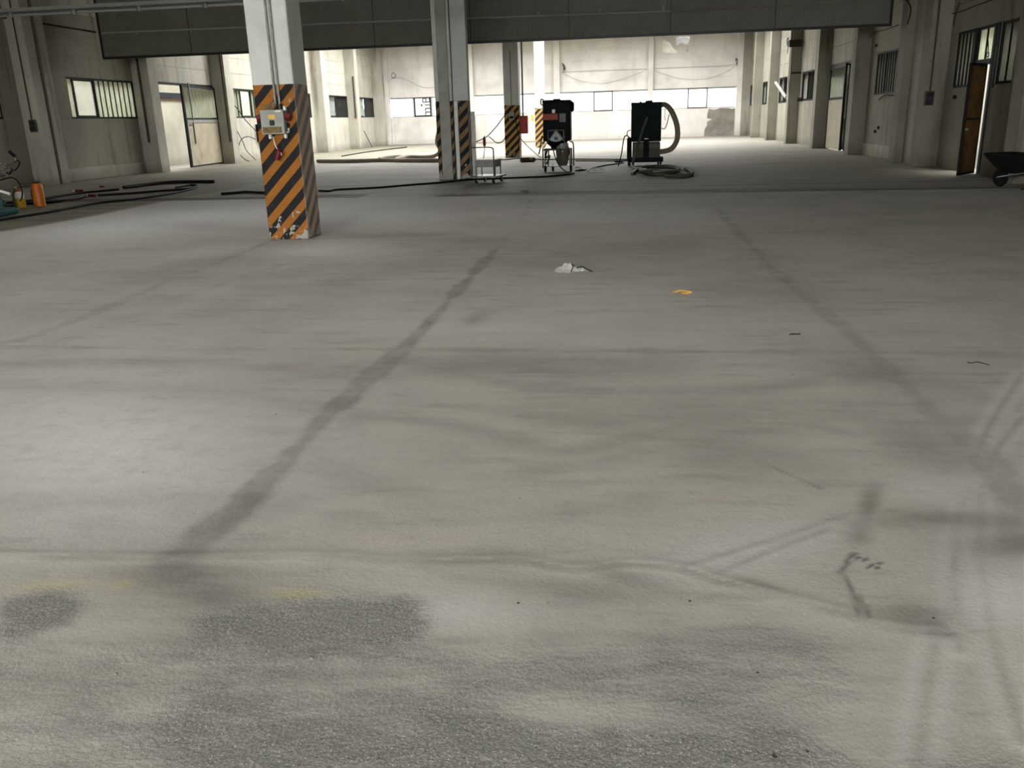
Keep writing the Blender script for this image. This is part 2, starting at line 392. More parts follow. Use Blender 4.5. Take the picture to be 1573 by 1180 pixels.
for i in range(8):
    d, s = seg_dist(smooth([(232+i*17, 872), (240+i*17, 885), (238+i*17, 905)])); VZ += .0015*np.exp(-(d/.006)**2); white = mx(white, np.exp(-(d/.007)**2)*.12)
# bare aggregate where the surface was milled off
n1 = vnoise(2.2, 1)*.5+vnoise(6, 2)*.3+vnoise(14, 3)*.2
def rz(pts, k): 
    global rough
    rough = mx(rough, poly(pts)*k)
rz([(-300, 1000), (350, 985), (700, 1000), (760, 1090), (760, 1300), (-400, 1300)], .28)
rz([(0, 915), (70, 912), (135, 918), (105, 955), (0, 1000)], .72)
rz([(300, 940), (390, 922), (520, 918), (630, 925), (670, 960), (620, 1000), (430, 1020), (300, 1000)], .58)
rz([(430, 868), (520, 868), (520, 905), (420, 900)], .3)
rz([(260, 1082), (520, 1078), (700, 1086), (800, 1106), (860, 1150), (900, 1300), (200, 1300)], .55)
rz([(790, 1128), (1000, 1118), (1250, 1128), (1330, 1190), (1330, 1300), (790, 1300)], .62)
rz([(1330, 1190), (1573, 1150), (1573, 1300), (1330, 1300)], .4)
rz([(1000, 965), (1160, 955), (1290, 990), (1330, 1060), (1230, 1120), (1020, 1110), (960, 1040)], .36)
rz([(700, 1000), (1000, 990), (1000, 1100), (700, 1090)], .28)
big = vnoise(1.6, 31)*.6+vnoise(4.5, 32)*.4
R2 = rough.reshape(NYg, NXg)
for _ in range(30):                                                    # soften edges
    R2[1:-1, 1:-1] = (R2[1:-1, 1:-1]*2+R2[:-2, 1:-1]+R2[2:, 1:-1]+R2[1:-1, :-2]+R2[1:-1, 2:])/6
rough = R2.ravel(); rough = np.where(PY > 900, rough, rough*.3)*(.75+1.0*big)
VZ += rough*(vnoise(35, 4)-.5)*.004
smear_shade = mx(smear_shade, blob(290, 900, 125, 55, 0)*.95); smear_shade = mx(smear_shade, blob(300, 985, 160, 30, 0)*.4); smear_shade = mx(smear_shade, blob(500, 1035, 420, 10, 0)*.4)
yellow = mx(yellow, blob(90, 898, 125, 11, -2)*.8); yellow = mx(yellow, blob(185, 898, 30, 9, -5)*1.0); yellow = mx(yellow, blob(455, 912, 66, 11, 0)*1.0)
# pale slurry dust
for (a, b, c, d, e, k) in ((430, 325, 260, 26, -4, .9), (560, 330, 160, 24, 0, .8), (200, 345, 220, 24, -6, .95), (320, 332, 200, 18, -4, .9), (470, 385, 160, 14, 0, .5), (900, 330, 260, 24, 0, .35), (1030, 335, 120, 22, 0, .35), (150, 690, 300, 130, 0, .65), (1130, 850, 160, 40, -10, .3), (820, 500, 300, 26, 0, .15), (1540, 920, 90, 60, 0, .45), (1480, 740, 90, 40, 0, .3), (700, 940, 160, 40, 0, .25)):
    white = mx(white, blob(a, b, c, d, e)*k)
# unground old floor: past the strip of old floor at the expansion joint and along the side walls
edge = -10.9 + (vnoise(.45, 5)-.5)*.8
oldm = np.clip((edge-VX)/.25+.5, 0, 1)
strip0 = 18.95+(vnoise(.5, 6)-.5)*.35-.045*(VX+1)
oldm = mx(oldm, np.clip((VY-strip0)/.15, 0, 1)*.55)
old = oldm
st = np.clip((VY-strip0)/.1, 0, 1)*np.clip((strip0+1.0-VY)/.2, 0, 1)*((VX > -4.3) | (VX < -6.2))
dark = mx(dark, st*np.where(VX < -6, 1.0, .62)); VZ -= st*.03
dark = mx(dark, st*np.exp(-((VY-strip0-.12)/.1)**2)*1.0)
for i in range(26):                                                   # grinding bands across the old floor
    y = 20.5+i*1.15+rng.random()*.6; a = -18+rng.random()*18; b = a+5+rng.random()*12
    smear_shade = mx(smear_shade, np.exp(-((VY-y-.04*(VX-a)*(rng.random()-.5))/(.12+.2*rng.random()))**2)*np.clip((VX-a)/1.5, 0, 1)*np.clip((b-VX)/1.5, 0, 1)*(.25+.5*rng.random()))
for yy in (39.6, 52.6):
    dark = mx(dark, np.clip(.09-np.abs(VY-yy), 0, .06)/.06*.5)
faces = np.empty(((NXg-1)*(NYg-1), 4), np.int32); ii = np.arange(NXg-1)[None, :]+np.arange(NYg-1)[:, None]*NXg; ii = ii.ravel()
faces[:, 0] = ii; faces[:, 1] = ii+1; faces[:, 2] = ii+1+NXg; faces[:, 3] = ii+NXg
me = bpy.data.meshes.new('floor'); me.vertices.add(len(VX)); me.vertices.foreach_set('co', np.stack([VX, VY, VZ], 1).astype(np.float32).ravel())
me.loops.add(faces.size); me.loops.foreach_set('vertex_index', faces.ravel()); me.polygons.add(len(faces))
me.polygons.foreach_set('loop_start', np.arange(0, faces.size, 4, dtype=np.int32)); me.polygons.foreach_set('loop_total', np.full(len(faces), 4, np.int32))
me.polygons.foreach_set('use_smooth', np.ones(len(faces), bool)); me.update()
for nm, ch in (('marks_a', (dark, rough, yellow)), ('marks_b', (white, old, smear_shade))):
    at = me.color_attributes.new(nm, 'FLOAT_COLOR', 'POINT'); at.data.foreach_set('color', np.stack([*ch, np.ones(len(VX))], 1).astype(np.float32).ravel())
def floor_mat():
    m, t = newmat('floor_mat'); v = t.coord()
    def attr(n):
        a = t.new('ShaderNodeAttribute'); a.attribute_name = n; s = t.new('ShaderNodeSeparateColor'); t.link(a.outputs['Color'], s.inputs[0]); return s.outputs
    dk, rg, yl = attr('marks_a'); wh, ol, sm = attr('marks_b')
    lo = t.noise(v, .7, 6, .62); mid = t.noise(t.coord((.9, 4.5, 1)), 1.3, 7, .65); fine = t.noise(v, 60, 4, .6); fi2 = t.noise(v, 9, 6, .65); gr_ = t.noise(v, 170, 3, .7)
    c = t.mix(t.ramp(lo, .35, .68), lin((180, 176, 166)), lin((163, 160, 151)))
    c = t.mix(t.ramp(mid, .5, .72, 0, .55), c, lin((142, 138, 128)))
    c = t.mix(t.ramp(t.noise(t.coord((.6, 2.5, 1)), .9, 5, .6), .55, .75, 0, .45), c, lin((184, 172, 160)))   # pinkish dust
    c = t.mix(t.ramp(fi2, .55, .8, 0, .3), c, lin((130, 127, 118)))
    c = t.mix(t.math('MULTIPLY', wh, t.ramp(fi2, .25, .6, .6, 1)), c, lin((228, 226, 222)))
    oldc = t.mix(t.ramp(t.noise(t.coord((.5, 2.2, 1)), 1.1, 7, .68), .35, .7), lin((128, 122, 106)), lin((92, 88, 76)))
    c = t.mix(ol, c, oldc)
    smm = t.math('MULTIPLY', sm, t.ramp(t.noise(t.coord((1, 3, 1)), 2.2, 6, .6), .25, .65, .45, 1))
    c = t.mix(smm, c, lin((108, 105, 96)))
    dkm = t.ramp(t.math('ADD', dk, t.math('MULTIPLY', t.math('SUBTRACT', t.noise(v, 2.6, 7, .7), .5), .75)), .16, .8)
    c = t.mix(t.math('MULTIPLY', dkm, .85), c, t.mix(ol, lin((106, 103, 96)), lin((52, 50, 44))))
    vo = t.new('ShaderNodeTexVoronoi'); vo.inputs['Scale'].default_value = 150; t.link(v, vo.inputs['Vector'])
    agg = t.mix(t.ramp(t.noise(v, 110, 3, .6), .35, .7), lin((100, 101, 98)), lin((144, 143, 136)))
    vs = t.new('ShaderNodeSeparateColor'); t.link(vo.outputs['Color'], vs.inputs[0])
    agg = t.mix(t.math('MULTIPLY', t.ramp(vs.outputs[0], .8, .9), t.ramp(vo.outputs['Distance'], .3, .5, 1, 0)), agg, lin((182, 180, 172)))
    rgm = t.ramp(t.math('ADD', rg, t.math('MULTIPLY', t.math('SUBTRACT', t.noise(t.coord((1, 3.2, 1)), 3, 9, .75), .5), 2.0)), .02, .85)
    c = t.mix(t.math('MULTIPLY', rgm, .85), c, agg)
    c = t.mix(t.math('MULTIPLY', t.ramp(t.math('ADD', yl, t.math('MULTIPLY', t.math('SUBTRACT', t.noise(v, 12, 6, .7), .5), .8)), .15, .95), .34), c, lin((190, 178, 112)))
    c = t.mix(t.ramp(fine, .6, .76, 0, .4), c, lin((96, 93, 86)))
    c = t.mix(t.ramp(gr_, .3, .7, .16, 0), c, lin((70, 68, 62)))
    c = t.mix(t.ramp(gr_, .58, .72, 0, .22), c, lin((214, 210, 200)))
    t.link(c, t.b.inputs['Base Color'])
    t.link(t.math('SUBTRACT', .9, t.math('MULTIPLY', ol, .22)), t.b.inputs['Roughness']); t.b.inputs['Specular IOR Level'].default_value = .25
    h = t.math('ADD', t.math('MULTIPLY', fine, t.ramp(rg, 0, .6, .35, 1.6)), t.math('MULTIPLY', t.noise(v, 22, 5), .5))
    t.bump(h, .5, .007); return m
me.materials.append(floor_mat()); floor = bpy.data.objects.new('floor', me); COL.objects.link(floor); floor['kind'] = 'structure'
struct('floor_slab', MB().box(XL-.3, XR+.3, YN-.3, YF+.4, -.35, -.06), 'bare_render')

# ------------------------------------------------------------------ ceiling with rooflights, rear wall with gate
xs = sorted(set([XL-.3, XR+.3]+[q for r in SKYL for q in r[:2]])); ys = sorted(set([YN-.3, YF+.4]+[q for r in SKYL for q in r[2:]]))
mb = MB()
for i in range(len(xs)-1):
    for j in range(len(ys)-1):
        cx, cy = (xs[i]+xs[i+1])/2, (ys[j]+ys[j+1])/2
        if not any(a < cx < b and c < cy < d for a, b, c, d in SKYL): mb.box(xs[i], xs[i+1], ys[j], ys[j+1], CEIL, CEIL+.3)
struct('ceiling', mb, 'ceiling_paint')
g0, g1, gh, gY = GATE
struct('wall_rear', MB().box(XL-.3, g0, gY-.3, gY, 0, CEIL).box(g1, XR+.3, gY-.3, gY, 0, CEIL).box(g0, g1, gY-.3, gY, gh, CEIL), 'wall_paint')

# ------------------------------------------------------------------ side walls
SILL, HEAD = 2.07, 3.44
def side_wall(name, X, out, openings, joints_y, wm):
    """slab pieces round the openings (y0,y1,z0,z1); proud panels on the room face are its children"""
    x0, x1 = sorted((X+out*.03, X+out*.3)); mb = MB()
    cuts = sorted(set([YN, YF+.4]+[q for o in openings for q in o[:2]]))
    for a, b in zip(cuts[:-1], cuts[1:]):
        m_ = (a+b)/2; z = 0.0
        for (c, d, e, f) in sorted([o for o in openings if o[0] < m_ < o[1]], key=lambda q: q[2]):
            if e > z: mb.box(x0, x1, a, b, z, e)
            z = f
        mb.box(x0, x1, a, b, z, CEIL)
    root = struct(name, mb, wm)
    rows = [0, SILL, HEAD, 4.13, 4.83, 5.55, 6.3, CEIL]
    p0, p1 = sorted((X, X+out*.03))
    for a, b in zip(joints_y[:-1], joints_y[1:]):
        for r0, r1 in zip(rows[:-1], rows[1:]):
            if r1 > 5.6 and a < 40: continue
            ops = sorted([(max(a, o[0]), min(b, o[1]), o[2], o[3]) for o in openings if o[0] < b and o[1] > a and o[2] < r1-.01 and o[3] > r0+.01])
            segs = []; y = a+.006
            for o in ops:
                if o[0]-y > .05: segs.append((y, o[0], r0, r1))
                if o[3] < r1-.03: segs.append((max(o[0], y), o[1], o[3], r1))
                if o[2] > r0+.03: segs.append((max(o[0], y), o[1], r0, o[2]))
                y = max(y, o[1])
            if b-.006-y > .05: segs.append((y, b-.006, r0, r1))
            for (c, d, e, f) in segs: MB().box(p0, p1, c, d, e+(.006 if e > 0 else 0), f-.006).build('wall_panel', wm if b > 33.1 else 'wall_paint_shaded', root)  # near bays take the darkened paint in place of real shade
    return root
LW = [(20.8, 25.15), (28.54, 32.72), (41.5, 45.4), (48.4, 52.0), (55.35, 59.2), (61.84, 65.3)]
LOPS = [(a, b, SILL, HEAD) for a, b in LW]+[(33.3, 39.35, 0, 3.42)]
RW = [(21.65, 22.6), (30.2, 33.1), (42.0, 46.7), (48.6, 53.6), (55.2, 60.2), (61.6, 66.2)]
ROPS = [(a, b, SILL, HEAD) for a, b in RW]+[(22.75, 25.4, 0, HEAD)]+[(36.6, 40.1, 0, 3.4)]
ROPS = [(a, b, c, d) for a, b, c, d in ROPS if (a, b) != (22.75, 25.4)]+[(24.05, 25.4, SILL, HEAD), (22.93, 24.05, 0, HEAD)]
LP = [12.5, 19.5, 26.4, 33.0, 39.6, 46.2, 52.7, 59.3, 65.7]
RP = [13.0, 19.6, 25.9, 28.1, 33.9, 40.4, 47.2, 53.9, 60.4, 66.3]
wall_l = side_wall('wall_left', XL, -1, LOPS, [YN]+LP+[YF], 'wall_paint')
wall_r = side_wall('wall_right', XR, 1, ROPS, [YN]+RP+[YF], 'wall_paint_shaded')
for y in LP:
    if y == 26.4:
        MB().rbox(XL, -18.5, 25.98, 26.42, 0, CEIL, .012, 1).build('pilaster', 'pilaster_paint', wall_l)
        MB().rbox(XL, -18.55, 26.62, 27.05, 0, CEIL, .012, 1).build('pilaster', 'pilaster_paint', wall_l)
        MB().box(XL, -18.8, 26.42, 26.62, 0, CEIL).build('joint_filler', 'bare_render', wall_l)
    else:
        MB().rbox(XL, -18.4, y-.32, y+.32, 0, CEIL, .012, 1).build('pilaster', 'pilaster_paint', wall_l)
for y in RP:
    MB().rbox(7.97, XR, y, y+.62, 0, CEIL, .012, 1).build('pilaster', 'pilaster_paint_shaded', wall_r)
MB().box(8.2, XR, 26.52, 28.1, 0, CEIL).build('joint_filler', 'pilaster_paint', wall_r)
# low skirting of cement along the wall foot
for (a, b, X, s, p) in ((27.1, 32.68, XL, 1, wall_l), (13, 19, XL, 1, wall_l), (28.72, 33.9, XR, -1, wall_r)):
    MB().rbox(*sorted((X, X+s*.06)), a, b, 0, .42, .015, 1).build('skirting', 'pilaster_paint', p)

# ------------------------------------------------------------------ windows of channel glass
WN = [0]
def window(X, out, y0, y1, z0, z1, layout, glass, frame='dark_frame', vert=.03):
    """layout: list of (kind, width share); 'c' n narrow channel panes, 'p' clear sash, 'o' empty sash"""
    WN[0] += 1; xa, xb = sorted((X+out*.02, X+out*.12)); t = .06
    mb = MB().box(xa, xb, y0, y1, z0, z0+t).box(xa, xb, y0, y1, z1-t, z1).box(xa, xb, y0, y0+t, z0, z1).box(xa, xb, y1-t, y1, z0, z1)
    tot = sum(q[1] for q in layout); y = y0+t; W = y1-y0-2*t; panes = []
    for k, q in enumerate(layout):
        wd = W*q[1]/tot
        if k: mb.box(xa, xb, y-.035, y+.035, z0, z1)
        if q[0] == 'c':
            n = q[2]; pw = wd/n
            for i in range(n):
                panes.append(('pane', y+i*pw+vert/2, y+(i+1)*pw-vert/2))
                if i: mb.box(X+out*.05-.02, X+out*.05+.02, y+i*pw-vert/2, y+i*pw+vert/2, z0, z1)
        else: panes.append(('sash', y+.03, y+wd-.03))
        y += wd
    root = struct('window_%d' % WN[0], mb, frame)
    for nm, a, b in panes:
        xm = X+out*.07
        if nm == 'pane':   # U-shaped channel of cast glass
            MB().box(xm-.004, xm+.004, a, b, z0+t, z1-t).build('pane', glass, root)
        else:
            s_ = MB().box(xm-.025, xm+.025, a, a+.05, z0+t, z1-t).box(xm-.025, xm+.025, b-.05, b, z0+t, z1-t).box(xm-.025, xm+.025, a, b, z0+t, z0+t+.05).box(xm-.025, xm+.025, a, b, z1-t-.05, z1-t).build('sash', frame, root)
            MB().box(xm-.003, xm+.003, a+.05, b-.05, z0+t+.05, z1-t-.05).build('pane', 'clear_glass', s_)
    return root
window(XL, -1, *LW[0], SILL, HEAD, [('c', 4, 10)], 'channel_glass')
window(XL, -1, *LW[1], SILL, HEAD, [('c', .35, 1), ('p', 1.3), ('c', 2.6, 8)], 'channel_glass')
window(XL, -1, *LW[2], SILL, HEAD, [('c', .7, 2), ('p', 1.2), ('c', 1.8, 5)], 'channel_glass')
window(XL, -1, *LW[3], SILL, HEAD, [('p', 1.2), ('c', 2.6, 8)], 'channel_glass_dark')
window(XL, -1, *LW[4], SILL, HEAD, [('p', 1.4), ('c', 2.6, 9)], 'channel_glass_dark')
window(XL, -1, *LW[5], SILL, HEAD, [('p', 1.4), ('c', 2.2, 8)], 'channel_glass_dark')
window(XR, 1, *RW[0], SILL, HEAD, [('c', 1, 2)], 'channel_glass_dark')
window(XR, 1, 24.05, 25.4, SILL, HEAD, [('c', 1, 5)], 'channel_glass_dark')
window(XR, 1, 22.93, 24.05, 2.62, HEAD, [('c', 1, 2)], 'channel_glass')
window(XR, 1, *RW[1], SILL, HEAD, [('c', 1.9, 7), ('c', 1, 3)], 'channel_glass_dark')
for r in RW[2:]: window(XR, 1, *r, SILL, HEAD, [('c', 3, 9), ('p', 1.2)], 'channel_glass_dark')
MB().box(XR-.02, XR+.1, 22.62, 22.86, 2.0, HEAD).build('jamb_board', 'dark_frame', wall_r)

# ------------------------------------------------------------------ far wall
FP = [(-18.9, -18.25), (-12.1, -11.7), (-5.65, -5.2), (1.25, 1.62), (7.6, 7.97)]
mb = MB().box(XL-.3, XR+.3, YF+.03, YF+.3, 0, 2.02).box(XL-.3, XR+.3, YF+.03, YF+.3, 3.42, CEIL).box(XL-.3, -18.6, YF+.03, YF+.3, 2.02, 3.42).box(7.75, XR+.3, YF+.03, YF+.3, 2.02, 3.42)
wall_f = struct('wall_far', mb, 'far_paint')
rows = [3.42, 4.13, 4.83, 5.55, 6.3, CEIL]
for (a, b), (c, d) in zip(FP[:-1], FP[1:]):
    for r0, r1 in zip(rows[:-1], rows[1:]): MB().box(b, c, YF, YF+.03, r0+.008, r1-.008).build('wall_panel', 'far_paint', wall_f)
    MB().box(b, c, YF, YF+.03, 0, 2.01).build('wall_panel', 'far_paint', wall_f)
for (a, b) in FP: MB().rbox(a, b, YF-.42, YF+.03, 0, CEIL, .012, 1).build('pilaster', 'far_paint', wall_f)
# bare patch where the plaster came off
pp = [(5.42, .02), (5.45, .5), (5.62, .8), (5.6, 1.02), (5.75, 1.12), (5.95, 1.2), (5.6, 1.3), (5.62, 1.62), (5.7, 1.95), (6.1, 1.86), (6.5, 1.98), (7.0, 1.97), (7.35, 1.9), (7.58, 1.93), (7.58, .02)]
MB().prism(pp, 'y', YF-.012, YF-.001).build('bare_patch', 'bare_render', wall_f)
WN[0] += 1
for (a, b), (c, d) in zip(FP[:-1], FP[1:]):
    mb = MB().box(b, c, YF+.1, YF+.18, 2.02, 2.06).box(b, c, YF+.02, YF+.18, 3.36, 3.42)
    cuts = [b+(c-b)*k/5 for k in range(6)] if b > -18 else [b, -16.42, -15.08, -13.6, c]
    for q in cuts[1:-1]: mb.box(q-.008, q+.008, YF+.12, YF+.16, 2.02, 3.42)
    mb.box(b, c, YF-.015, YF+.02, 3.385, 3.44)
    root = struct('window_%d' % WN[0], mb, 'steel_tube'); WN[0] += 1
    for k, (q, r) in enumerate(zip(cuts[:-1], cuts[1:])):
        if b > -18 or k != 1: MB().box(q+.008, r-.008, YF+.138, YF+.142, 2.06, 3.36).build('pane', 'far_glass', root)      # one sash of the end bay stands open
for (a, b, m_) in ((-16.42, -15.08, 'dark_frame'), (-2.72, -1.3, 'rust_frame'), (4.15, 5.58, 'rust_frame')):
    t = .1 if m_ == 'dark_frame' else .075
    fr = MB().box(a, b, YF-.03, YF+.03, 3.35, 3.42).box(a, b, YF-.03, YF+.03, 2.02, 2.02+t).box(a, a+t, YF-.03, YF+.03, 2.02, 3.42).box(b-t, b, YF-.03, YF+.03, 2.02, 3.42)
    struct('window_%d' % WN[0], fr, m_); WN[0] += 1

# ------------------------------------------------------------------ doors
def placed(mb, loc, ang): return mb.xf(Matrix.Translation(loc) @ Matrix.Rotation(ang, 4, 'Z'))
# tall metal gate leaf, left wall (local: hinge at 0, leaf along +x)
hinge, tip = Vector((-19.02, 39.3, 0)), Vector((-18.66, 35.55, 0)); L = (tip-hinge).length; ang = math.atan2(tip.y-hinge.y, tip.x-hinge.x)
T = Matrix.Translation(hinge) @ Matrix.Rotation(ang, 4, 'Z')
d1 = struct('door_1', MB().box(0, .09, -.04, .04, .03, 3.4).box(L-.12, L, -.05, .05, .03, 3.4).box(0, L, -.04, .04, 3.3, 3.4).box(0, L, -.04, .04, 2.0, 2.08).box(0, L, -.03, .03, .03, .1).xf(T), 'dark_frame')
MB().box(.09, L-.12, -.02, .03, .1, 2.0).xf(T).build('door_panel', 'door_metal', d1)
MB().box(.09, L-.12, .03, .06, 1.88, 1.98).xf(T).build('rail', 'galvanised', d1)
n = 9
for i in range(n):
    a = .1+(L-.24)*i/n; MB().box(a+.012, a+(L-.24)/n-.012, -.006, .006, 2.09, 3.29).xf(T).build('pane', 'channel_glass', d1)
MB().box(L-.55, L-.3, .031, .05, 1.75, 1.8).xf(T).build('letter_slot', 'black_plastic', d1)
MB().box(L-.75, L-.7, .031, .07, 1.0, 3.5).xf(T).build('bolt_bar', 'steel_tube', d1)
# frame of that doorway
struct('trim_1', MB().box(XL-.15, XL+.05, 33.3, 33.4, 0, 3.42).box(XL-.15, XL+.05, 39.3, 39.42, 0, 3.42).box(XL-.1, XL+.03, 33.3, 39.4, 3.42, 3.5), 'dark_frame')
# far right metal door, nearly shut
T2 = Matrix.Translation((8.46, 40.0, 0)) @ Matrix.Rotation(math.radians(-91.2), 4, 'Z')
L2 = 2.95
d2 = struct('door_2', MB().box(0, .09, -.04, .04, .03, 3.36).box(L2-.09, L2, -.04, .04, .03, 3.36).box(0, L2, -.04, .04, 3.22, 3.36).box(0, L2, -.04, .04, 2.0, 2.1).xf(T2), 'dark_frame')
MB().box(.09, L2-.09, -.03, .03, .05, 2.0).xf(T2).build('door_panel', 'door_metal', d2)
for i in range(9):
    a = .1+(L2-.2)*i/9; MB().box(a+.02, a+(L2-.2)/9-.02, -.006, .006, 2.1, 3.22).xf(T2).build('pane', 'channel_glass', d2)
struct('trim_2', MB().box(XR-.02, XR+.15, 36.6, 36.75, 0, 3.4).box(XR-.02, XR+.15, 40.0, 40.12, 0, 3.4).box(XR-.02, XR+.15, 36.6, 40.1, 3.3, 3.42), 'dark_frame')
MB().box(XR+.06, XR+.12, 36.75, 37.3, 0, 3.3).build('dark_gap_panel', 'dark_frame', wall_r)  # dark panel added to stand for the shaded gap beside the leaf
# brown door standing open, right wall
hg, tp = Vector((8.38, 22.88, 0)), Vector((7.74, 22.06, 0)); L3 = (tp-hg).length; T3 = Matrix.Translation(hg) @ Matrix.Rotation(math.atan2(tp.y-hg.y, tp.x-hg.x), 4, 'Z')
d3 = struct('door_3', MB().box(0, .05, -.03, .03, .02, 2.55).box(L3-.05, L3, -.03, .03, .02, 2.55).box(0, L3, -.03, .03, 2.48, 2.55).box(0, L3, -.03, .03, .02, .08).box(0, L3, -.03, .03, 1.28, 1.33).xf(T3), 'dark_frame')
MB().box(.05, L3-.05, -.018, .018, 1.33, 2.48).xf(T3).build('door_panel', 'brown_door', d3); MB().box(.05, L3-.05, -.018, .018, .08, 1.28).xf(T3).build('door_panel', 'brown_door', d3)
MB().box(L3-.12, L3-.08, -.08, .08, 1.05, 1.1).xf(T3).build('door_handle', 'galvanised', d3)
struct('trim_3', MB().box(XR-.03, XR+.15, 22.80, 22.93, 0, HEAD).box(XR-.03, XR+.15, 24.05, 24.13, 0, HEAD).box(XR-.03, XR+.15, 22.85, 24.05, 2.55, 2.62), 'dark_frame')

# ------------------------------------------------------------------ outdoors
tag(MB().box(-60, 60, -60, 140, -.5, -.36).build('yard_ground', 'ext_ground_mat'), 'pale concrete yard outside the hall', 'ground')
MB().box(-22.3, XL-.28, 26, 46, -.36, -.05).build('yard_paving', 'ext_ground_mat', bpy.data.objects['yard_ground'])
ew = tag(MB().box(-22.3, -21.9, 24, 50, -.36, 4.4).build('yard_wall', 'ext_white'), 'white rendered wall of the passage seen through the open metal gate', 'wall')
MB().box(-21.9, -21.8, 37, 46, 3.05, 3.3).build('fascia', 'fascia_blue', ew); MB().box(-21.9, -21.78, 37, 46, 2.95, 3.02).build('fascia_strip', 'fascia_brown', ew)
tag(MB().box(-22.6, -20.62, 26, 48, 4.4, 4.5).build('passage_sky_blocker', 'ext_white'), 'unseen flat slab added over the passage to block sky light', 'sky blocker')  # added out of view to cut the sky light on the passage wall
def hedge(x0, x1, y0, y1, h, label):
    mb = MB(); ny = int((y1-y0)/.6); nz = int(h/.5); v = []; xm = (x0+x1)/2; s = 1 if xm < 0 else -1; xf_ = x1 if xm < 0 else x0; xb_ = x0 if xm < 0 else x1
    for j in range(nz+1):
        for i in range(ny+1): v.append((xf_+s*(rng.random()-.5)*.35-(s*.6 if j == nz else 0), y0+(y1-y0)*i/ny, -.36+h*j/nz+(rng.random()-.5)*.2*(j > 0)))
    m_ = len(v)
    for j in (0, nz):
        for i in range(ny+1): v.append((xb_, y0+(y1-y0)*i/ny, -.36+h*(j > 0)))
    f = [(j*(ny+1)+i, j*(ny+1)+i+1, (j+1)*(ny+1)+i+1, (j+1)*(ny+1)+i) for j in range(nz) for i in range(ny)]
    f += [(nz*(ny+1)+i, nz*(ny+1)+i+1, m_+ny+2+i, m_+ny+1+i) for i in range(ny)]+[(m_+i, m_+i+1, m_+ny+2+i, m_+ny+1+i) for i in range(ny)]
    return tag(mb.add(v, f).build('hedge', 'hedge_dark'), label, 'hedge')
hedge(10.4, 11.4, 33, 70, 6.2, 'tall dark hedge close outside the windows beside the brown door wall')
hedge(-22.4, -21.4, 50.5, 70, 5.4, 'tall dark hedge beyond the end of the white passage wall')
tag(MB().box(11.2, 11.6, 14, 32.9, -.36, 6).build('neighbour_wall', 'ext_white'), 'pale neighbouring wall outside the brown open door', 'wall')
# sign outside the opened sash of the far wall: green lettering turned on its side
sg = thing('shop_sign', 'white sign with sideways green letters and a red dot, outside far window', 'sign', (-19.2, 76.0, 0))
MB().rbox(.45, 2.2, 0, .12, -.36, 4.6, .01, 1).build('board', 'sign_white', sg)
def text(s, size, loc, rot, m, parent, depth=.012):
    cu = bpy.data.curves.new('t', 'FONT'); cu.body = s; cu.size = size; cu.extrude = depth
    o = bpy.data.objects.new('t', cu); COL.objects.link(o); bpy.context.view_layer.update()
    me = bpy.data.meshes.new_from_object(o.evaluated_get(bpy.context.evaluated_depsgraph_get())); bpy.data.objects.remove(o)
    me.materials.clear(); me.materials.append(MATS[m]); q = bpy.data.objects.new('lettering', me); COL.objects.link(q); q.parent = parent
    q.matrix_local = Matrix.Translation(loc) @ rot; return q
RT = Matrix.Rotation(math.pi/2, 4, 'X') @ Matrix.Rotation(math.pi/2, 4, 'Z')
sgn_x = onY(661, 165, 76.0).x+19.2
text('m', 1.1, (sgn_x, -.012, 2.02), RT, 'sign_green', sg); text('\u0131', 1.05, (sgn_x, -.012, 2.92), RT, 'sign_green', sg)
text('B', 1.0, (sgn_x, -.012, 3.16), RT, 'sign_dark_green', sg)
MB().lathe([(.001, -.03), (.1, -.03), (.1, 0)], (sgn_x-.75, 0, 3.03), 16, 'y').build('dot', 'sign_red', sg)

# ------------------------------------------------------------------ hanging smoke curtain across the hall
BY, BZ = 29.9, 4.06
cur = thing('smoke_curtain', 'dark ribbed sheet curtain hanging across the hall below the roof', 'partition', (0, BY, BZ))
bx = [-18.38, -15.11, -11.8, -8.55, -5.27, -2.02, 1.24, 4.49, 7.95]
PWD = 3.24; mb = MB(); v = []; f = []; nr = 54
for k in range(nr+1):
    x0 = k*PWD/nr
    for (dx, dy) in ((0, 0), (.03, 0), (.036, -.012), (.054, -.012)):
        if x0+dx <= PWD: v += [(x0+dx, dy, .05), (x0+dx, dy, CEIL-BZ)]
m_ = len(v)//2
f = [(2*i, 2*i+2, 2*i+3, 2*i+1) for i in range(m_-1)]
mb.add(v, f); mb.box(0, PWD, .02, .05, .05, CEIL-BZ)
first = mb.build('panel', 'curtain_sheet', cur); first.location = (bx[0]+.01, 0, 0)
first.scale.x = (bx[1]-bx[0]-.02)/PWD
for a, b in zip(bx[1:-1], bx[2:]): instance('panel', first.data, (a+.01, 0, 0), cur).scale.x = (b-a-.02)/PWD
for a in bx[1:-1]: MB().box(a-.014, a+.014, -.004, .04, .05, CEIL-BZ).build('joint_strip', 'black_plastic', cur)
MB().box(bx[0]-.06, bx[-1]+.06, -.03, .06, -.02, .06).build('bottom_edge', 'black_plastic', cur)
for a in (bx[0]-.03, bx[-1]+.02): MB().box(a-.04, a+.04, -.025, .06, .05, CEIL-BZ).build('end_strip', 'black_plastic', cur)
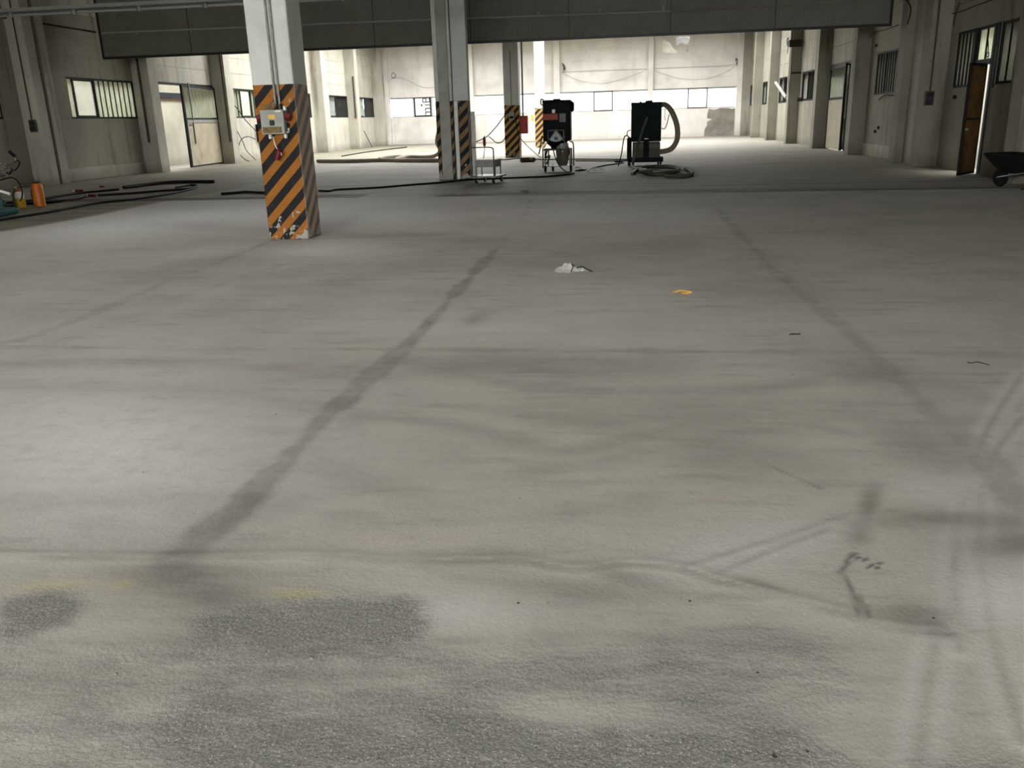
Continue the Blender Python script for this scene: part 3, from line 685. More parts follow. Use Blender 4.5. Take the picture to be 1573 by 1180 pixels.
# pipe run fixed to the curtain and on along the wall
pr = tag(MB().tube([(-18.3, BY-.06, 4.9), (-8, BY-.06, 4.85), (1.25, BY-.06, 4.76)], .03, 8).build('conduit_pipe', 'grey_plastic'), 'thin grey conduit running across the dark ribbed curtain', 'pipe')
tag(MB().tube([(-18.95, 27.1, 5.02), (-18.95, 29.7, 5.02), (-18.5, BY-.08, 4.93)], .03, 8).tube([(-18.95, 20, 5.02), (-18.95, 25.9, 5.02)], .03, 8).build('wall_conduit', 'rust_frame'), 'dark conduit along the wall above the windows, ending at the curtain', 'pipe')
MB().tube([(1.25, BY-.05, 4.72), (4, BY-.05, 4.76), (7.6, BY-.05, 4.74)], .014, 6).build('cable', 'hose_grey', pr)
for x in range(-17, 2, 2): MB().box(x-.03, x+.03, BY-.09, BY-.015, 4.8, 4.93).build('clip', 'galvanised', pr)
tag(MB().tube([(-2.25, BY-.13, 5.6), (-2.25, BY-.13, 4.8), (-2.22, BY-.13, 4.55), (-2.05, BY-.13, 4.35)], .008, 6).build('loose_wire', 'hose_grey'), 'thin loose wire dangling down the dark ribbed curtain', 'wire')

# light trunking
lt = thing('strip_light', 'long hanging strip light rail with bare fluorescent tubes', 'lamp', (0, 20.5, 4.36))
MB().box(-16.5, 2.0, -.05, .05, .07, .15).build('rail', 'lamp_rail', lt)
MB().box(-16.5, 2.0, -.03, .03, .03, .07).build('gear_tray', 'steel_tube', lt)
tb = MB().lathe([(.012, 0), (.03, .01), (.03, 1.52), (.012, 1.53)], (0, 0, 0), 12, 'x').build('tube', 'lamp_tube', lt); tb.location = (-16.45, 0, -.01)
for k in range(1, 11): instance('tube', tb.data, (-16.45+1.66*k, 0, -.01), lt)
for k in range(12): MB().box(-16.5+1.66*k-.03, -16.5+1.66*k+.03, -.03, .03, -.05, .07).build('lamp_holder', 'grey_plastic', lt)
for x in (-14, -8, -3, 1.5): MB().tube([(x, 0, .14), (x, 0, CEIL-4.36)], .006, 5).build('hanger', 'steel_tube', lt)

# ------------------------------------------------------------------ pillars
p1 = tag(MB().rbox(-.305, .305, 0, .56, 0, CEIL, .025, 2).build('concrete_pillar', 'hazard_front'), 'concrete pillar with orange and black hazard stripes carrying a grey socket box', 'pillar')
p1.location = (-4.99, 12.13, 0)
for x in (-4.965, -4.905):
    tag(MB().tube([(x, 12.10, 1.9), (x, 12.10, CEIL)], .017, 10).build('conduit', 'galvanised'), 'steel conduit rising straight up from the grey socket box', 'pipe', 'conduits above the socket box')
sb = thing('socket_box', 'grey industrial socket box with red sockets on the striped pillar', 'electrical box', (-4.985, 12.13, 1.5))
MB().rbox(-.17, .17, -.17, 0, .0, .33, .012, 2).build('enclosure', 'box_grey', sb)
MB().rbox(-.15, .13, -.176, -.169, .02, .1, .003, 1).build('rust_patch', 'box_rust', sb)
MB().rbox(-.05, .05, -.178, -.169, .205, .265, .003, 1).build('label_plate', 'yellow_label', sb)
MB().rbox(.06, .14, -.176, -.169, .3, .318, .002, 1).build('label_strip', 'white_plastic', sb)
sw = MB().rbox(-.035, .035, -.186, -.169, .12, .19, .004, 1).build('switch_plate', 'black_plastic', sb)
MB().lathe([(.02, -.215), (.022, -.186)], (0, 0, .155), 12, 'y').build('switch_knob', 'black_plastic', sw)
for s in (-1, 1):
    soc = MB().lathe([(.05, 0), (.055, .02), (.045, .075), (.05, .085)], (0, 0, 0), 16, 'x').xf(Matrix.Translation((s*.165, -.085, .24)) @ Matrix.Rotation(0 if s > 0 else math.pi, 4, 'Z') @ Matrix.Rotation(.25, 4, 'Y')).build('socket', 'red_plastic', sb)
for x, z in ((.175, .345), (-.08, -.03), (.15, -.03), (.19, .05)): MB().rbox(x-.018, x+.018, -.12, -.06, z-.03, z+.03, .006, 1).build('lug', 'white_plastic', sb)
MB().rbox(.165, .2, -.13, -.05, .03, .15, .006, 1).build('side_cover', 'black_plastic', sb)
MB().tube([(-.12, -.07, .36), (-.02, -.07, .37), (.03, -.06, .42)], .045, 10, 4).build('cable_gland', 'box_rust', sb)
MB().tube([(.1, -.07, .33), (.09, -.07, .4)], .04, 10).build('cable_gland', 'black_plastic', sb)
pl = thing('hanging_plug', 'red plug dangling on a white cord below the socket box', 'plug', (-4.98, 12.0, 1.2))
MB().tube([(-.05, .05, .27), (-.03, .03, .17), (.0, .02, .1)], .008, 6, 5).build('cord', 'white_plastic', pl)
MB().lathe([(.02, .1), (.04, .08), (.045, -.02), (.04, -.05)], (0, 0.02, 0), 12).xf(Matrix.Rotation(.35, 4, 'Y')).build('plug_body', 'red_plastic', pl)
MB().rbox(.05, .07, 0, .04, .01, .05, .004, 1).build('flap', 'grey_plastic', pl)

p2 = thing('joint_pillar', 'double concrete pillar with grey downpipe between hazard-striped flanges', 'pillar', (-4.97, 24.7, 0))
MB().rbox(-.47, .02, .0, .5, 0, CEIL, .012, 1).build('shaft', 'hazard_mid', p2)
MB().rbox(-.345, -.05, -.06, .05, .0, CEIL, .01, 1).build('downpipe', 'duct_grey', p2)
MB().rbox(.17, .44, .02, .5, 0, CEIL, .012, 1).build('shaft', 'hazard_mid', p2)
MB().box(.02, .17, .2, .45, 0, CEIL).build('joint_filler', 'column_paint', p2)
MB().rbox(.06, .48, -.03, .02, 2.15, CEIL, .008, 1).build('cladding', 'column_paint', p2)
wp = MB().rbox(.035, .155, .05, .17, 0, 2.16, .03, 2).build('guard_post', 'white_plastic', p2)
tag(MB().rbox(-.02, .1, 0, .03, 0, 1.85, .006, 1).build('leaning_board', 'wood_batten'), 'pale narrow board standing against the double pillar', 'board').location = (-4.45, 24.82, 0)
p3 = tag(MB().rbox(-.33, .33, 0, .6, 0, CEIL, .015, 1).build('concrete_pillar', 'hazard_rear'), 'hazard-striped pillar with a red fire cabinet on its side', 'pillar'); p3.location = (-5.13, 38.6, 0)
p4 = tag(MB().rbox(-.27, .27, 0, .5, 0, CEIL, .015, 1).build('concrete_pillar', 'hazard_rear'), 'hazard-striped pillar behind the black vacuum, small white switch on it', 'pillar'); p4.location = (-5.16, 51.0, 0)
fc = thing('fire_cabinet', 'red fire hose cabinet fixed to the side of a striped pillar', 'cabinet', (-4.78, 38.75, 1.0))
MB().rbox(0, .32, 0, .25, 0, .75, .01, 1).build('case', 'red_paint', fc); MB().rbox(.02, .30, -.012, 0, .02, .73, .005, 1).build('door', 'red_paint', fc); MB().rbox(.24, .28, -.03, -.012, .3, .44, .004, 1).build('handle', 'black_plastic', fc)
MB().tube([(.12, .1, .75), (.12, .1, CEIL-1.0)], .035, 8).build('riser_pipe', 'steel_tube', fc)
jb = thing('junction_box', 'small grey junction box on the pillar beside the red cabinet', 'electrical box', (-5.12, 38.58, 1.6))
MB().rbox(-.11, .11, -.1, 0, 0, .33, .01, 1).build('case', 'grey_plastic', jb); MB().rbox(-.08, .08, -.12, -.1, .05, .15, .005, 1).build('cover', 'machine_black', jb); MB().tube([(0, -.05, .33), (-.01, -.05, 2.8)], .014, 6).build('conduit', 'steel_tube', jb)
tag(MB().rbox(-.08, .08, -.06, 0, 0, .3, .008, 1).build('switch_case', 'white_plastic'), 'small white switch case at the stripe top of the pillar behind the black vacuum', 'switch').location = (-5.14, 50.98, 2.15)
tag(MB().rbox(-.1, .1, -.02, 0, 0, .45, .005, 1).build('notice_plate', 'yellow_label'), 'small orange-edged notice plate on the white far wall', 'sign').location = onY(818, 186, 66.97)

# ------------------------------------------------------------------ wall fittings
for (X, s, y, z, lab) in ((-18.98, 1, 25.55, 1.68, 'dark socket pair on the wall near the teal grinder'), (8.38, -1, 26.0, 1.66, 'dark socket pair on the wall beside the brown open door')):
    if s < 0: base = (8.1, 25.88, z)
    else: base = (-18.75, 25.96, z)
    b = thing('wall_socket', lab, 'socket', base)
    MB().rbox(-.13, .13, -.02, 0, -.02, .36, .005, 1).build('back_plate', 'dull_plate', b)
    for k in (0, 1): MB().rbox(-.09, .09, -.09, -.02, .01+k*.17, .16+k*.17, .012, 1).build('socket', 'black_plastic', b)
    MB().tube([(.0, -.03, .36), (0, -.03, CEIL-z)], .022, 8).build('conduit', 'dark_conduit', b)
tag(MB().tube([(-18.55, 26.55, 0), (-18.55, 26.55, CEIL)], .05, 10).build('drain_pipe', 'dull_plate'), 'grey drain pipe in the joint between two wall piers', 'pipe')
tag(MB().rbox(-.04, .04, -.06, 0, 1.15, CEIL, .008, 1).build('cable_duct', 'dark_conduit'), 'dark vertical cable duct on the pier by the open metal gate', 'duct').location = (-18.75, 32.66, 0)
tag(MB().rbox(-.04, .04, -.06, 0, 1.0, CEIL, .008, 1).build('cable_duct', 'dark_conduit'), 'dark vertical cable duct on the pier beyond the metal gate leaf', 'duct').location = (-18.5, 39.26, 0)
tag(MB().rbox(-.05, .05, -.06, 0, 2.0, 4.7, .008, 1).build('cable_duct', 'dark_conduit'), 'short dark cable duct on the pier between two far windows', 'duct').location = (-18.55, 58.96, 0)
# wall-mounted sockets panel and looping cable by the striped pillar
wb = thing('wall_distribution_box', 'dark wall socket panel with looping black cable behind the striped pillar', 'electrical box', (-19.0, 43.9, .9))
MB().rbox(-.1, .12, -.3, .3, .0, .85, .01, 1).build('case', 'machine_black', wb); MB().rbox(.12, .16, -.22, .22, .45, .75, .01, 1).build('socket', 'grey_plastic', wb); MB().rbox(.12, .16, -.22, .22, .08, .35, .01, 1).build('socket', 'grey_plastic', wb)
MB().tube([(0, .0, 0), (.1, .0, -.4), (.1, .1, -.86)], .05, 8, 4).build('conduit', 'grey_plastic', wb)
tag(MB().tube([onX(*q, -18.9) for q in ((352, 168), (357, 163), (364, 166), (375, 182), (388, 196), (400, 208))], .02, 6, 5).build('wall_cable', 'black_rubber'), 'black cable sagging from the window across the wall behind striped pillar', 'cable')
tag(MB().tube([onX(*q, -18.85) for q in ((392, 214), (382, 210), (372, 213), (367, 224), (369, 238), (380, 247), (392, 248))], .02, 6, 5).build('wall_cable', 'black_rubber'), 'round loop of black cable hanging beside the wall socket panel', 'cable')
tag(MB().tube([onX(*q, -18.92) for q in ((352, 168), (358, 182), (364, 200), (374, 220), (379, 232), (393, 246))], .018, 6, 5).build('wall_cable', 'black_rubber'), 'black cable kinking down the wall under the window to the floor', 'cable')
def ywire(name, pts, Y, r, label, m='steel_tube', cat='wire'):
    return tag(MB().tube([onY(a, b, Y) for a, b in pts], r, 5, 5).build(name, m), label, cat)
ywire('wall_wire', [(588, 126), (598, 125), (604, 119), (620, 121), (650, 134), (668, 134)], 66.9, .008, 'thin slack wire on the far wall above the opened sash')
ywire('wall_wire', [(862, 111), (890, 124), (925, 128), (960, 120), (993, 107)], 66.9, .008, 'wire sagging between two piers of the far wall above vacuums')
ywire('wall_wire', [(862, 111), (925, 108), (993, 106)], 66.9, .008, 'straight wire stretched above the sagging one on far wall')
ywire('wall_wire', [(1004, 108), (1030, 117), (1055, 122), (1090, 120), (1120, 108), (1132, 98)], 66.9, .008, 'wire sagging in the far wall bay with the bare patch')
ywire('wall_wire', [(1004, 105), (1060, 103), (1110, 101), (1132, 98)], 66.9, .009, 'straight wire in the far wall bay with the bare patch')
for i, (a, b) in enumerate(((591, 116), (604.5, 116))):
    mb = MB(); c = onY(a, b, 66.9); mb.tube([(c.x+.16*math.cos(q*.45), c.y, c.z+.2*math.sin(q*.45)) for q in range(15)], .02, 5)
    tag(mb.build('cable_ring', 'steel_tube'), 'small ring of wire hung on the far wall wire', 'wire', 'wire rings on far wall')
for (c0, lab) in (((866, 104), 'dark cable tangle at a pier of the far wall'), ((1132, 94), 'dark cable tangle in the far corner above the bare patch')):
    c = onY(*c0, 66.85); mb = MB()
    pts = [(c.x+.25*(rng.random()-.5), c.y, c.z+.7*(rng.random()-.5)) for _ in range(12)]; tag(mb.tube(pts, .022, 5, 4).build('cable_tangle', 'hose_dark'), lab, 'cable')
# right wall clutter
plank = MB().rbox(-.08, .08, -.03, .03, 0, 2.4, .008, 1)
a, b = onX(1192, 127, 8.3), onX(1208, 150, 8.3)
q = Vector((0, b.y-a.y, b.z-a.z)).normalized()
tag(MB().tube([a, b], .09, 8).build('leaning_tube', 'duct_grey'), 'white tube wedged diagonally across a dark window', 'tube')
c = onY(1221, 67, 47.1); br = thing('wall_bracket', 'dark rusty steel bracket sticking out of a wall pier', 'bracket', c)
MB().box(-.3, .3, -.3, 0, -.16, .16).build('arm', 'rust_frame', br); MB().tube([(-.18, -.03, .16), (-.18, -.03, 1.6)], .03, 6).build('rod', 'rust_frame', br); MB().tube([(-.18, -.03, -.16), (-.2, -.03, -1.5), (-.14, -.03, -2.3)], .014, 5).build('wire', 'rust_frame', br)
c = onX(1210, 64, 8.35); fn = thing('wall_fan', 'small round fan on the wall above a dark window', 'fan', c)
MB().tube([(0, .26*math.cos(k*.42), .2*math.sin(k*.42)) for k in range(16)], .035, 6).build('guard_ring', 'steel_tube', fn); MB().lathe([(.01, -.05), (.09, -.03), (.09, .12)], (0, 0, 0), 10, 'x').build('motor', 'steel_tube', fn); MB().tube([(.05, 0, -.1), (.05, .1, -.6)], .02, 5).build('stalk', 'steel_tube', fn)
tag(MB().rbox(-.28, .3, -.05, 0, -.04, .04, .006, 1).build('steel_bar', 'rust_frame'), 'rusty bar fixed across a wall pier at window head height', 'bar').location = onY(1224, 112, 47.14)
tag(MB().rbox(-.1, .1, -.05, .05, -.09, .09, .006, 1).build('latch_box', 'rust_frame'), 'dark latch on the sill of a far dark window', 'latch').location = onX(1228, 153, 8.4)
tag(MB().tube([onX(1390, -4, 7.9), onX(1399, 12, 7.9), onX(1396, 30, 7.9), onX(1394, 37, 7.9)], .02, 6, 4).build('loose_cable', 'black_rubber'), 'black cable end hanging down the wall pier beside the curtain', 'cable')
tag(MB().tube([onX(1350, 153, 8.42), onX(1358, 147, 8.42), onX(1368, 146, 8.42), onX(1378, 148, 8.42)], .02, 6, 4).build('torn_seal', 'rust_frame'), 'torn seal strip hanging under a window sill', 'strip')
for k, (x, y) in enumerate(((1349, 196), (1344, 202), (1466, 149), (1346, 70))):
    tag(MB().rbox(-.03, .03, -.05, .05, -.05, .05, .01, 1).build('wall_plug', 'rust_frame'), 'small dark fixing left in the wall', 'fixing', 'fixings left in the walls').location = onX(x, y, 8.47)
tag(MB().tube([onX(1518, 62, 8.45), onX(1518, 78, 8.45), onX(1515, 85, 8.45), onX(1518, 88, 8.45), onX(1519, 80, 8.45)], .012, 5, 4).build('hook_wire', 'black_rubber'), 'wire with a loop hanging before the glass above the brown door', 'wire')
for pts, lab in (([(1335, 58), (1345, 49), (1362, 45), (1380, 38)], 'thin cable strung over the wall pier beside the curtain end'), ([(1455, 22), (1475, 18), (1500, 8), (1530, -2)], 'thin cable strung up the wall above the brown door'), ([(1465, 40), (1468, 22), (1474, 4)], 'thin cable hanging down to the window beside the brown door')):
    tag(MB().tube([onX(x, y, 7.93 if x < 1400 else 8.46) for x, y in pts], .012, 5, 4).build('wall_wire', 'rust_frame'), lab, 'wire')
# torn ceiling boards hanging from the roof
tc = thing('torn_board', 'ragged torn insulation board hanging from the roof near far wall', 'board', (2.5, 60, 5.8))
MB().prism([(-.5, .42), (-.46, -.3), (.2, -.42), (.42, -.4), (.45, -.22), (.3, -.16), (.12, .02), (-.02, .28), (-.2, .34)], 'y', -.02, .02).build('sheet', 'bare_render', tc)
MB().tube([(-.3, 0, .36), (-.3, 0, 1.4)], .01, 5).build('wire', 'steel_tube', tc)
tc = thing('torn_board', 'torn white board with dark print hanging under the roof edge', 'board', (3.3, 60, 6.1))
MB().prism([(-.45, .3), (-.38, -.25), (-.1, -.05), (.1, -.12), (.35, -.3), (.45, .3)], 'y', -.02, .02).build('sheet', 'sticker_text', tc); MB().tube([(.3, 0, -.1), (.3, 0, -.62)], .035, 6).build('rod', 'steel_tube', tc); MB().tube([(0, 0, .2), (0, 0, 1.1)], .01, 5).build('wire', 'steel_tube', tc)
a, b = G(566, 229), G(556, 205)
st_ = onX(555, 203, -18.38)
tag(MB().tube([(-18.0, 60.4, .02), (-18.35, 59.9, 1.15)], .025, 6).build('leaning_bar', 'black_plastic'), 'black bar leaning against the pier under a far window', 'bar')

# ------------------------------------------------------------------ machines
v1 = thing('industrial_vacuum', 'tall black industrial vacuum on a steel tube trolley with clear dust bag', 'vacuum', (-2.23, 27.45, 0))
MB().rbox(-.42, .42, -.32, .38, .93, 2.08, .04, 3).build('housing', 'machine_black', v1)
MB().rbox(-.43, .44, -.33, .39, 2.04, 2.13, .03, 2).build('lid', 'machine_black', v1); MB().rbox(-.38, -.1, -.28, .2, 2.125, 2.14, .005, 1).build('lid_pad', 'machine_yellow', v1)
MB().rbox(-.12, .1, -.15, .15, 2.12, 2.165, .015, 1).build('lid_catch', 'machine_black', v1)
MB().lathe([(.05, .40), (.14, .42), (.15, .48), (.12, .52)], (0, -.05, 1.93), 18, 'x').build('inlet_cap', 'machine_black', v1)
MB().tube([(-.40, -.1, 1.98), (-.49, -.1, 2.04), (-.48, -.1, 2.17), (-.40, -.1, 2.14)], .02, 8, 5).build('lift_loop', 'black_plastic', v1)
for (x0, x1, z0, z1, m_, nm) in ((-.13, -.04, 1.76, 1.86, 'white_plastic', 'sticker'), (-.41, .04, 1.56, 1.74, 'label_red', 'nameplate'), (.09, .28, 1.49, 1.74, 'sticker_text', 'instruction_sticker'), (.1, .26, 1.76, 1.95, 'machine_black', 'sticker')):
    MB().box(x0, x1, -.326, -.319, z0, z1).build(nm, m_, v1)
MB().lathe([(.34, .93), (.3, .84), (.2, .76), (.19, .7)], (-.02, .02, 0), 20).build('hopper', 'machine_black', v1)
MB().lathe([(.2, .86), (.2, .72), (.19, .7)], (.14, -.05, 0), 18).build('outlet_ring', 'galvanised', v1)
MB().lathe([(.21, .7), (.22, .62), (.19, .4), (.14, .22), (.12, .2)], (.16, -.05, 0), 18).build('dust_bag', 'bag_plastic', v1)
def fr(*pts, r=.022, sm=0): return MB().tube(pts, r, 8, sm)
fr((-.45, -.36, .68), (.42, -.36, .68)).build('cross_bar', 'steel_tube', v1); fr((-.45, .36, .68), (.42, .36, .68)).build('cross_bar', 'steel_tube', v1)
for s in (-.36, .36):
    for x in (-.43, .41): fr((x, s, .14), (x, s, .7)).build('leg', 'steel_tube', v1)
fr((.41, -.36, .92), (.5, -.36, .86), (.52, -.36, .6), (.52, -.36, .2), sm=5).build('side_rail', 'steel_tube', v1)
fr((-.25, -.36, .68), (-.27, -.36, .2)).build('leg', 'steel_tube', v1)
MB().box(-.43, .43, -.36, .36, .17, .2).build('base_plate', 'galvanised', v1)
fr((-.44, -.38, .7), (-.02, -.4, 1.27), (.4, -.38, .7), r=.018).build('a_frame', 'steel_tube', v1)
fr((-.26, -.38, 1.0), (-.26, -.38, 1.2), (-.2, -.38, 1.25), (.16, -.38, 1.25), (.22, -.38, 1.2), (.22, -.38, 1.0), r=.016, sm=4).build('handle', 'steel_tube', v1)
pg = [(-.05, 1.24), (.02, 1.24), (.2, 1.0), (.13, .94), (.02, .915), (-.08, .92), (-.18, .95), (-.24, 1.0)]
ft = MB().prism(pg, 'y', -.375, -.345).build('control_panel', 'grey_plastic', v1); MB().box(-.07, .04, -.385, -.374, .97, 1.06).build('switch_panel', 'black_plastic', ft)
for (x, y) in ((-.36, -.34), (-.18, .3), (.43, -.34), (.38, .34)):
    wh_ = MB().lathe([(.04, -.03), (.1, -.03), (.11, 0), (.1, .03), (.04, .03)], (x, y, .11), 18, 'x').build('wheel', 'black_rubber', v1)
    MB().box(x-.05, x-.042, y-.03, y+.03, .1, .2).box(x+.042, x+.05, y-.03, y+.03, .1, .2).box(x-.05, x+.05, y-.03, y+.03, .2, .21).build('fork', 'galvanised', wh_)
MB().tube([(-.12, -.3, .72), (-.06, -.38, .5), (.08, -.42, .2), (.3, -.5, .02), (.4, -.5, .02)], .018, 6, 5).build('power_lead', 'black_rubber', v1)
MB().tube([(-.3, -.2, .7), (-.36, -.3, .45), (-.24, -.2, .5), (-.34, -.1, .25)], .03, 6, 5).build('suction_pipe', 'black_rubber', v1)
MB().tube([(-.46, -.3, 1.1), (-.5, -.34, .8), (-.56, -.34, .55)], .02, 6, 4).build('lever', 'black_rubber', v1)

v2 = thing('industrial_vacuum', 'dark green box vacuum with a thick beige hose arching from its side', 'vacuum', (.52, 29.9, 0))
MB().rbox(-.49, .49, -.35, .4, .9, 1.97, .03, 2).build('housing', 'machine_green', v2); MB().rbox(-.5, .5, -.36, .41, 1.93, 2.02, .02, 2).build('lid', 'machine_green', v2)
MB().rbox(-.03, .2, -.2, .2, 2.01, 2.07, .025, 2).build('lid_knob', 'machine_black', v2); MB().rbox(-.22, -.16, -.2, -.1, 2.01, 2.05, .01, 1).build('catch', 'black_plastic', v2)
MB().rbox(-.47, .49, -.34, .38, .78, .92, .02, 1).build('filter_collar', 'machine_black', v2)
MB().rbox(-.44, -.06, -.33, .3, .26, .76, .02, 2).build('dust_bin', 'hose_dark', v2); MB().rbox(.1, .47, -.33, .3, .26, .76, .02, 2).build('dust_bin', 'hose_dark', v2)
MB().rbox(-.44, -.06, -.34, -.32, .56, .72, .008, 1).build('bin_front', 'dull_plate', v2); MB().rbox(.1, .47, -.34, -.32, .56, .72, .008, 1).build('bin_front', 'dull_plate', v2)
MB().rbox(-.08, .1, -.36, .2, .2, .9, .02, 1).build('centre_post', 'machine_black', v2); MB().rbox(-.06, .07, -.37, -.35, .86, .89, .004, 1).build('badge', 'white_plastic', v2)
MB().rbox(-.5, .58, -.34, .4, .12, .28, .02, 1).build('chassis', 'machine_black', v2)
MB().rbox(-.62, -.46, -.3, .3, .15, .92, .05, 2).build('fender', 'machine_black', v2)
for (x, y, r_) in ((-.54, -.28, .16), (-.54, .3, .16)): MB().lathe([(.05, -.05), (r_-.02, -.05), (r_, 0), (r_-.02, .05), (.05, .05)], (x, y, r_), 20, 'x').build('wheel', 'black_rubber', v2)
for (x, y) in ((.42, -.28), (.52, .3)): MB().lathe([(.03, -.03), (.09, -.03), (.1, 0), (.09, .03), (.03, .03)], (x, y, .1), 16, 'x').build('caster', 'black_rubber', v2)
def ribbed(pts, r, k, m_, nm, parent=None, ribs=.0):
    P = spline([Vector(p) for p in pts], k); L = len(P)
    return MB().tube(P, [r*(1+.05*(i % 2)) for i in range(L)], 12).build(nm, m_, parent)
ribbed([(.45, .02, 1.9), (.6, .0, 1.93), (.8, -.05, 1.75), (1.0, -.05, 1.3), (1.03, -.05, .85), (.88, -.03, .55), (.65, 0, .45), (.45, 0, .44)], .085, 10, 'hose_grey', 'suction_hose', v2)
MB().tube([(.5, -.3, 1.2), (.6, -.3, 1.17), (.68, -.3, 1.35), (.74, -.25, 1.62)], .014, 6, 5).build('wire', 'black_rubber', v2); MB().tube([(.6, -.25, 1.85), (.6, -.25, 1.5), (.64, -.25, 1.44)], .008, 5, 4).build('wire', 'black_rubber', v2)
MB().tube([(.02, -.4, 1.56), (-.1, -.42, 1.2), (-.25, -.45, .7), (-.38, -.55, .25), (-.42, -.7, .08)], .045, 10, 6).build('dip_hose', 'hose_dark', v2)
MB().tube([(-.5, .0, 1.15), (-.6, .0, 1.12), (-.62, 0, 1.0), (-.55, 0, .92)], .014, 6, 5).build('wire', 'black_rubber', v2); MB().tube([(-.5, -.1, .88), (-.62, -.12, .98), (-.72, -.15, .9), (-.8, -.25, .4), (-.9, -.4, .02)], .02, 6, 6).build('power_lead', 'black_rubber', v2)
ch = ribbed([G(974, 258, .06), G(985, 262, .06), G(1000, 267, .06), G(1020, 266.5, .06), G(1038, 264, .06), G(1042, 258.5, .08), G(1028, 256, .06), G(1005, 256, .06), G(988, 257.5, .07), G(986, 262, .15), G(1000, 264, .14)], .055, 8, 'hose_dark', 'coiled_hose')
tag(ch, 'dark ribbed hose coiled flat on the floor before the green vacuum', 'hose')
tag(ribbed([G(1022, 270, .055), G(1036, 270.5, .055), G(1052, 270, .055), G(1063, 267, .055), G(1060, 262, .055), G(1052, 259.5, .06)], .05, 6, 'hose_dark', 'hose_end'), 'curved dark hose end lying beside the coiled hose', 'hose')
tag(MB().tube([G(986, 260, .14), G(1012, 261, .15), G(1040, 261.3, .14), G(1050, 261.5, .12)], .022, 8).build('suction_wand', 'chrome'), 'shiny steel suction wand lying across the coiled hose', 'wand')
tag(MB().tube([G(971, 267, .04), G(978, 262, .06), G(985, 257.5, .1)], .045, 8).build('floor_nozzle', 'black_plastic'), 'black nozzle at the end of the coiled hose', 'nozzle')

tr = thing('platform_trolley', 'small grey platform trolley with tube handle beside the double pillar', 'trolley', (-3.81, 22.95, 0), math.radians(-8))
MB().rbox(-.37, .38, -.2, .75, .16, .2, .008, 1).build('platform', 'galvanised', tr)
MB().tube([(-.32, -.18, .18), (-.32, -.18, .82), (-.3, -.18, .9), (-.22, -.18, .93), (.2, -.18, .93), (.29, -.18, .9), (.31, -.18, .82), (.31, -.18, .18)], .018, 8, 4).build('handle', 'steel_tube', tr)
MB().rbox(-.27, .3, .0, .55, .42, .6, .01, 1).build('tray', 'galvanised', tr); MB().rbox(-.28, .31, -.01, .56, .585, .615, .006, 1).build('tray_rim', 'grey_plastic', tr)
for x in (-.25, .28):
    for y in (.02, .53): MB().box(x-.012, x+.012, y-.012, y+.012, .2, .43).build('strut', 'steel_tube', tr)
for (x, y) in ((-.2, -.12), (.27, -.12), (-.2, .62), (.27, .62)):
    k_ = MB().lathe([(.03, -.02), (.07, -.02), (.078, 0), (.07, .02), (.03, .02)], (x, y, .078), 16, 'x').build('wheel', 'black_rubber', tr); MB().lathe([(.005, -.024), (.035, -.024), (.035, .024), (.005, .024)], (x, y, .078), 12, 'x').build('hub', 'white_plastic', k_)
    MB().box(x-.03, x+.03, y-.02, y+.02, .14, .16).build('mount', 'galvanised', k_)

gr = thing('floor_grinder', 'teal walk-behind floor grinder with chrome handlebar and black grip', 'machine', (-12.75, 16.25, 0))
gl = lambda x, y, Y=16.25: onY(x, y, Y) - Vector((-12.75, 16.25, 0))
MB().rbox(-.75, .1, -.3, .35, .02, .16, .05, 3).build('grinding_skirt', 'teal_paint', gr)
MB().prism([(-.62, .15), (-.12, .15), (-.2, .6), (-.12, 1.0), (-.08, 1.16), (-.2, 1.2), (-.55, 1.0)], 'y', -.15, .2).build('body', 'teal_paint', gr)
MB().tube([gl(-12, 262), gl(7, 260), gl(12, 254), gl(20, 250), gl(26, 247)], .022, 8, 4).build('handlebar', 'chrome', gr)
MB().tube([gl(25, 247), gl(20, 240)], .014, 8).build('lever', 'chrome', gr); MB().tube([gl(23, 240.5), gl(19, 237), gl(14, 232.5)], .032, 8).build('grip', 'black_rubber', gr)
MB().tube([gl(26, 246), gl(30, 249), gl(28, 256), gl(22, 262), gl(16, 258)], .012, 6, 5).build('brake_cable', 'black_rubber', gr); MB().tube([gl(18, 262), gl(15, 267), gl(10, 265)], .02, 6, 4).build('throttle_cable', 'black_rubber', gr)
for q in ((8, 265), (11, 259.5), (5.5, 272), (8, 251)): c = gl(*q); MB().lathe([(.005, -.2), (.035, -.19), (.035, -.15)], (c.x, 0, c.z), 10, 'y').build('bolt', 'chrome', gr)
MB().rbox(-.35, -.06, -.2, -.15, .62, .7, .01, 1).build('warning_plate', 'red_plastic', gr); MB().rbox(-.1, .12, -.1, .1, .78, .84, .01, 1).build('foot_rest', 'steel_tube', gr)
MB().tube([gl(-10, 292), gl(2, 294), gl(15, 298)], .028, 8).build('kick_bar', 'white_plastic', gr); MB().tube([gl(4, 316), gl(8, 310)], .02, 6).build('strut', 'chrome', gr)
MB().tube([gl(0, 277), gl(16, 273), gl(26, 277), gl(33, 290), gl(34, 302), gl(31, 309)], .014, 6, 5).build('power_lead', 'black_rubber', gr)
MB().lathe([(.05, -.05), (.17, -.05), (.18, 0), (.17, .05), (.05, .05)], (-.35, .3, .18), 18, 'x').build('wheel', 'black_rubber', gr)

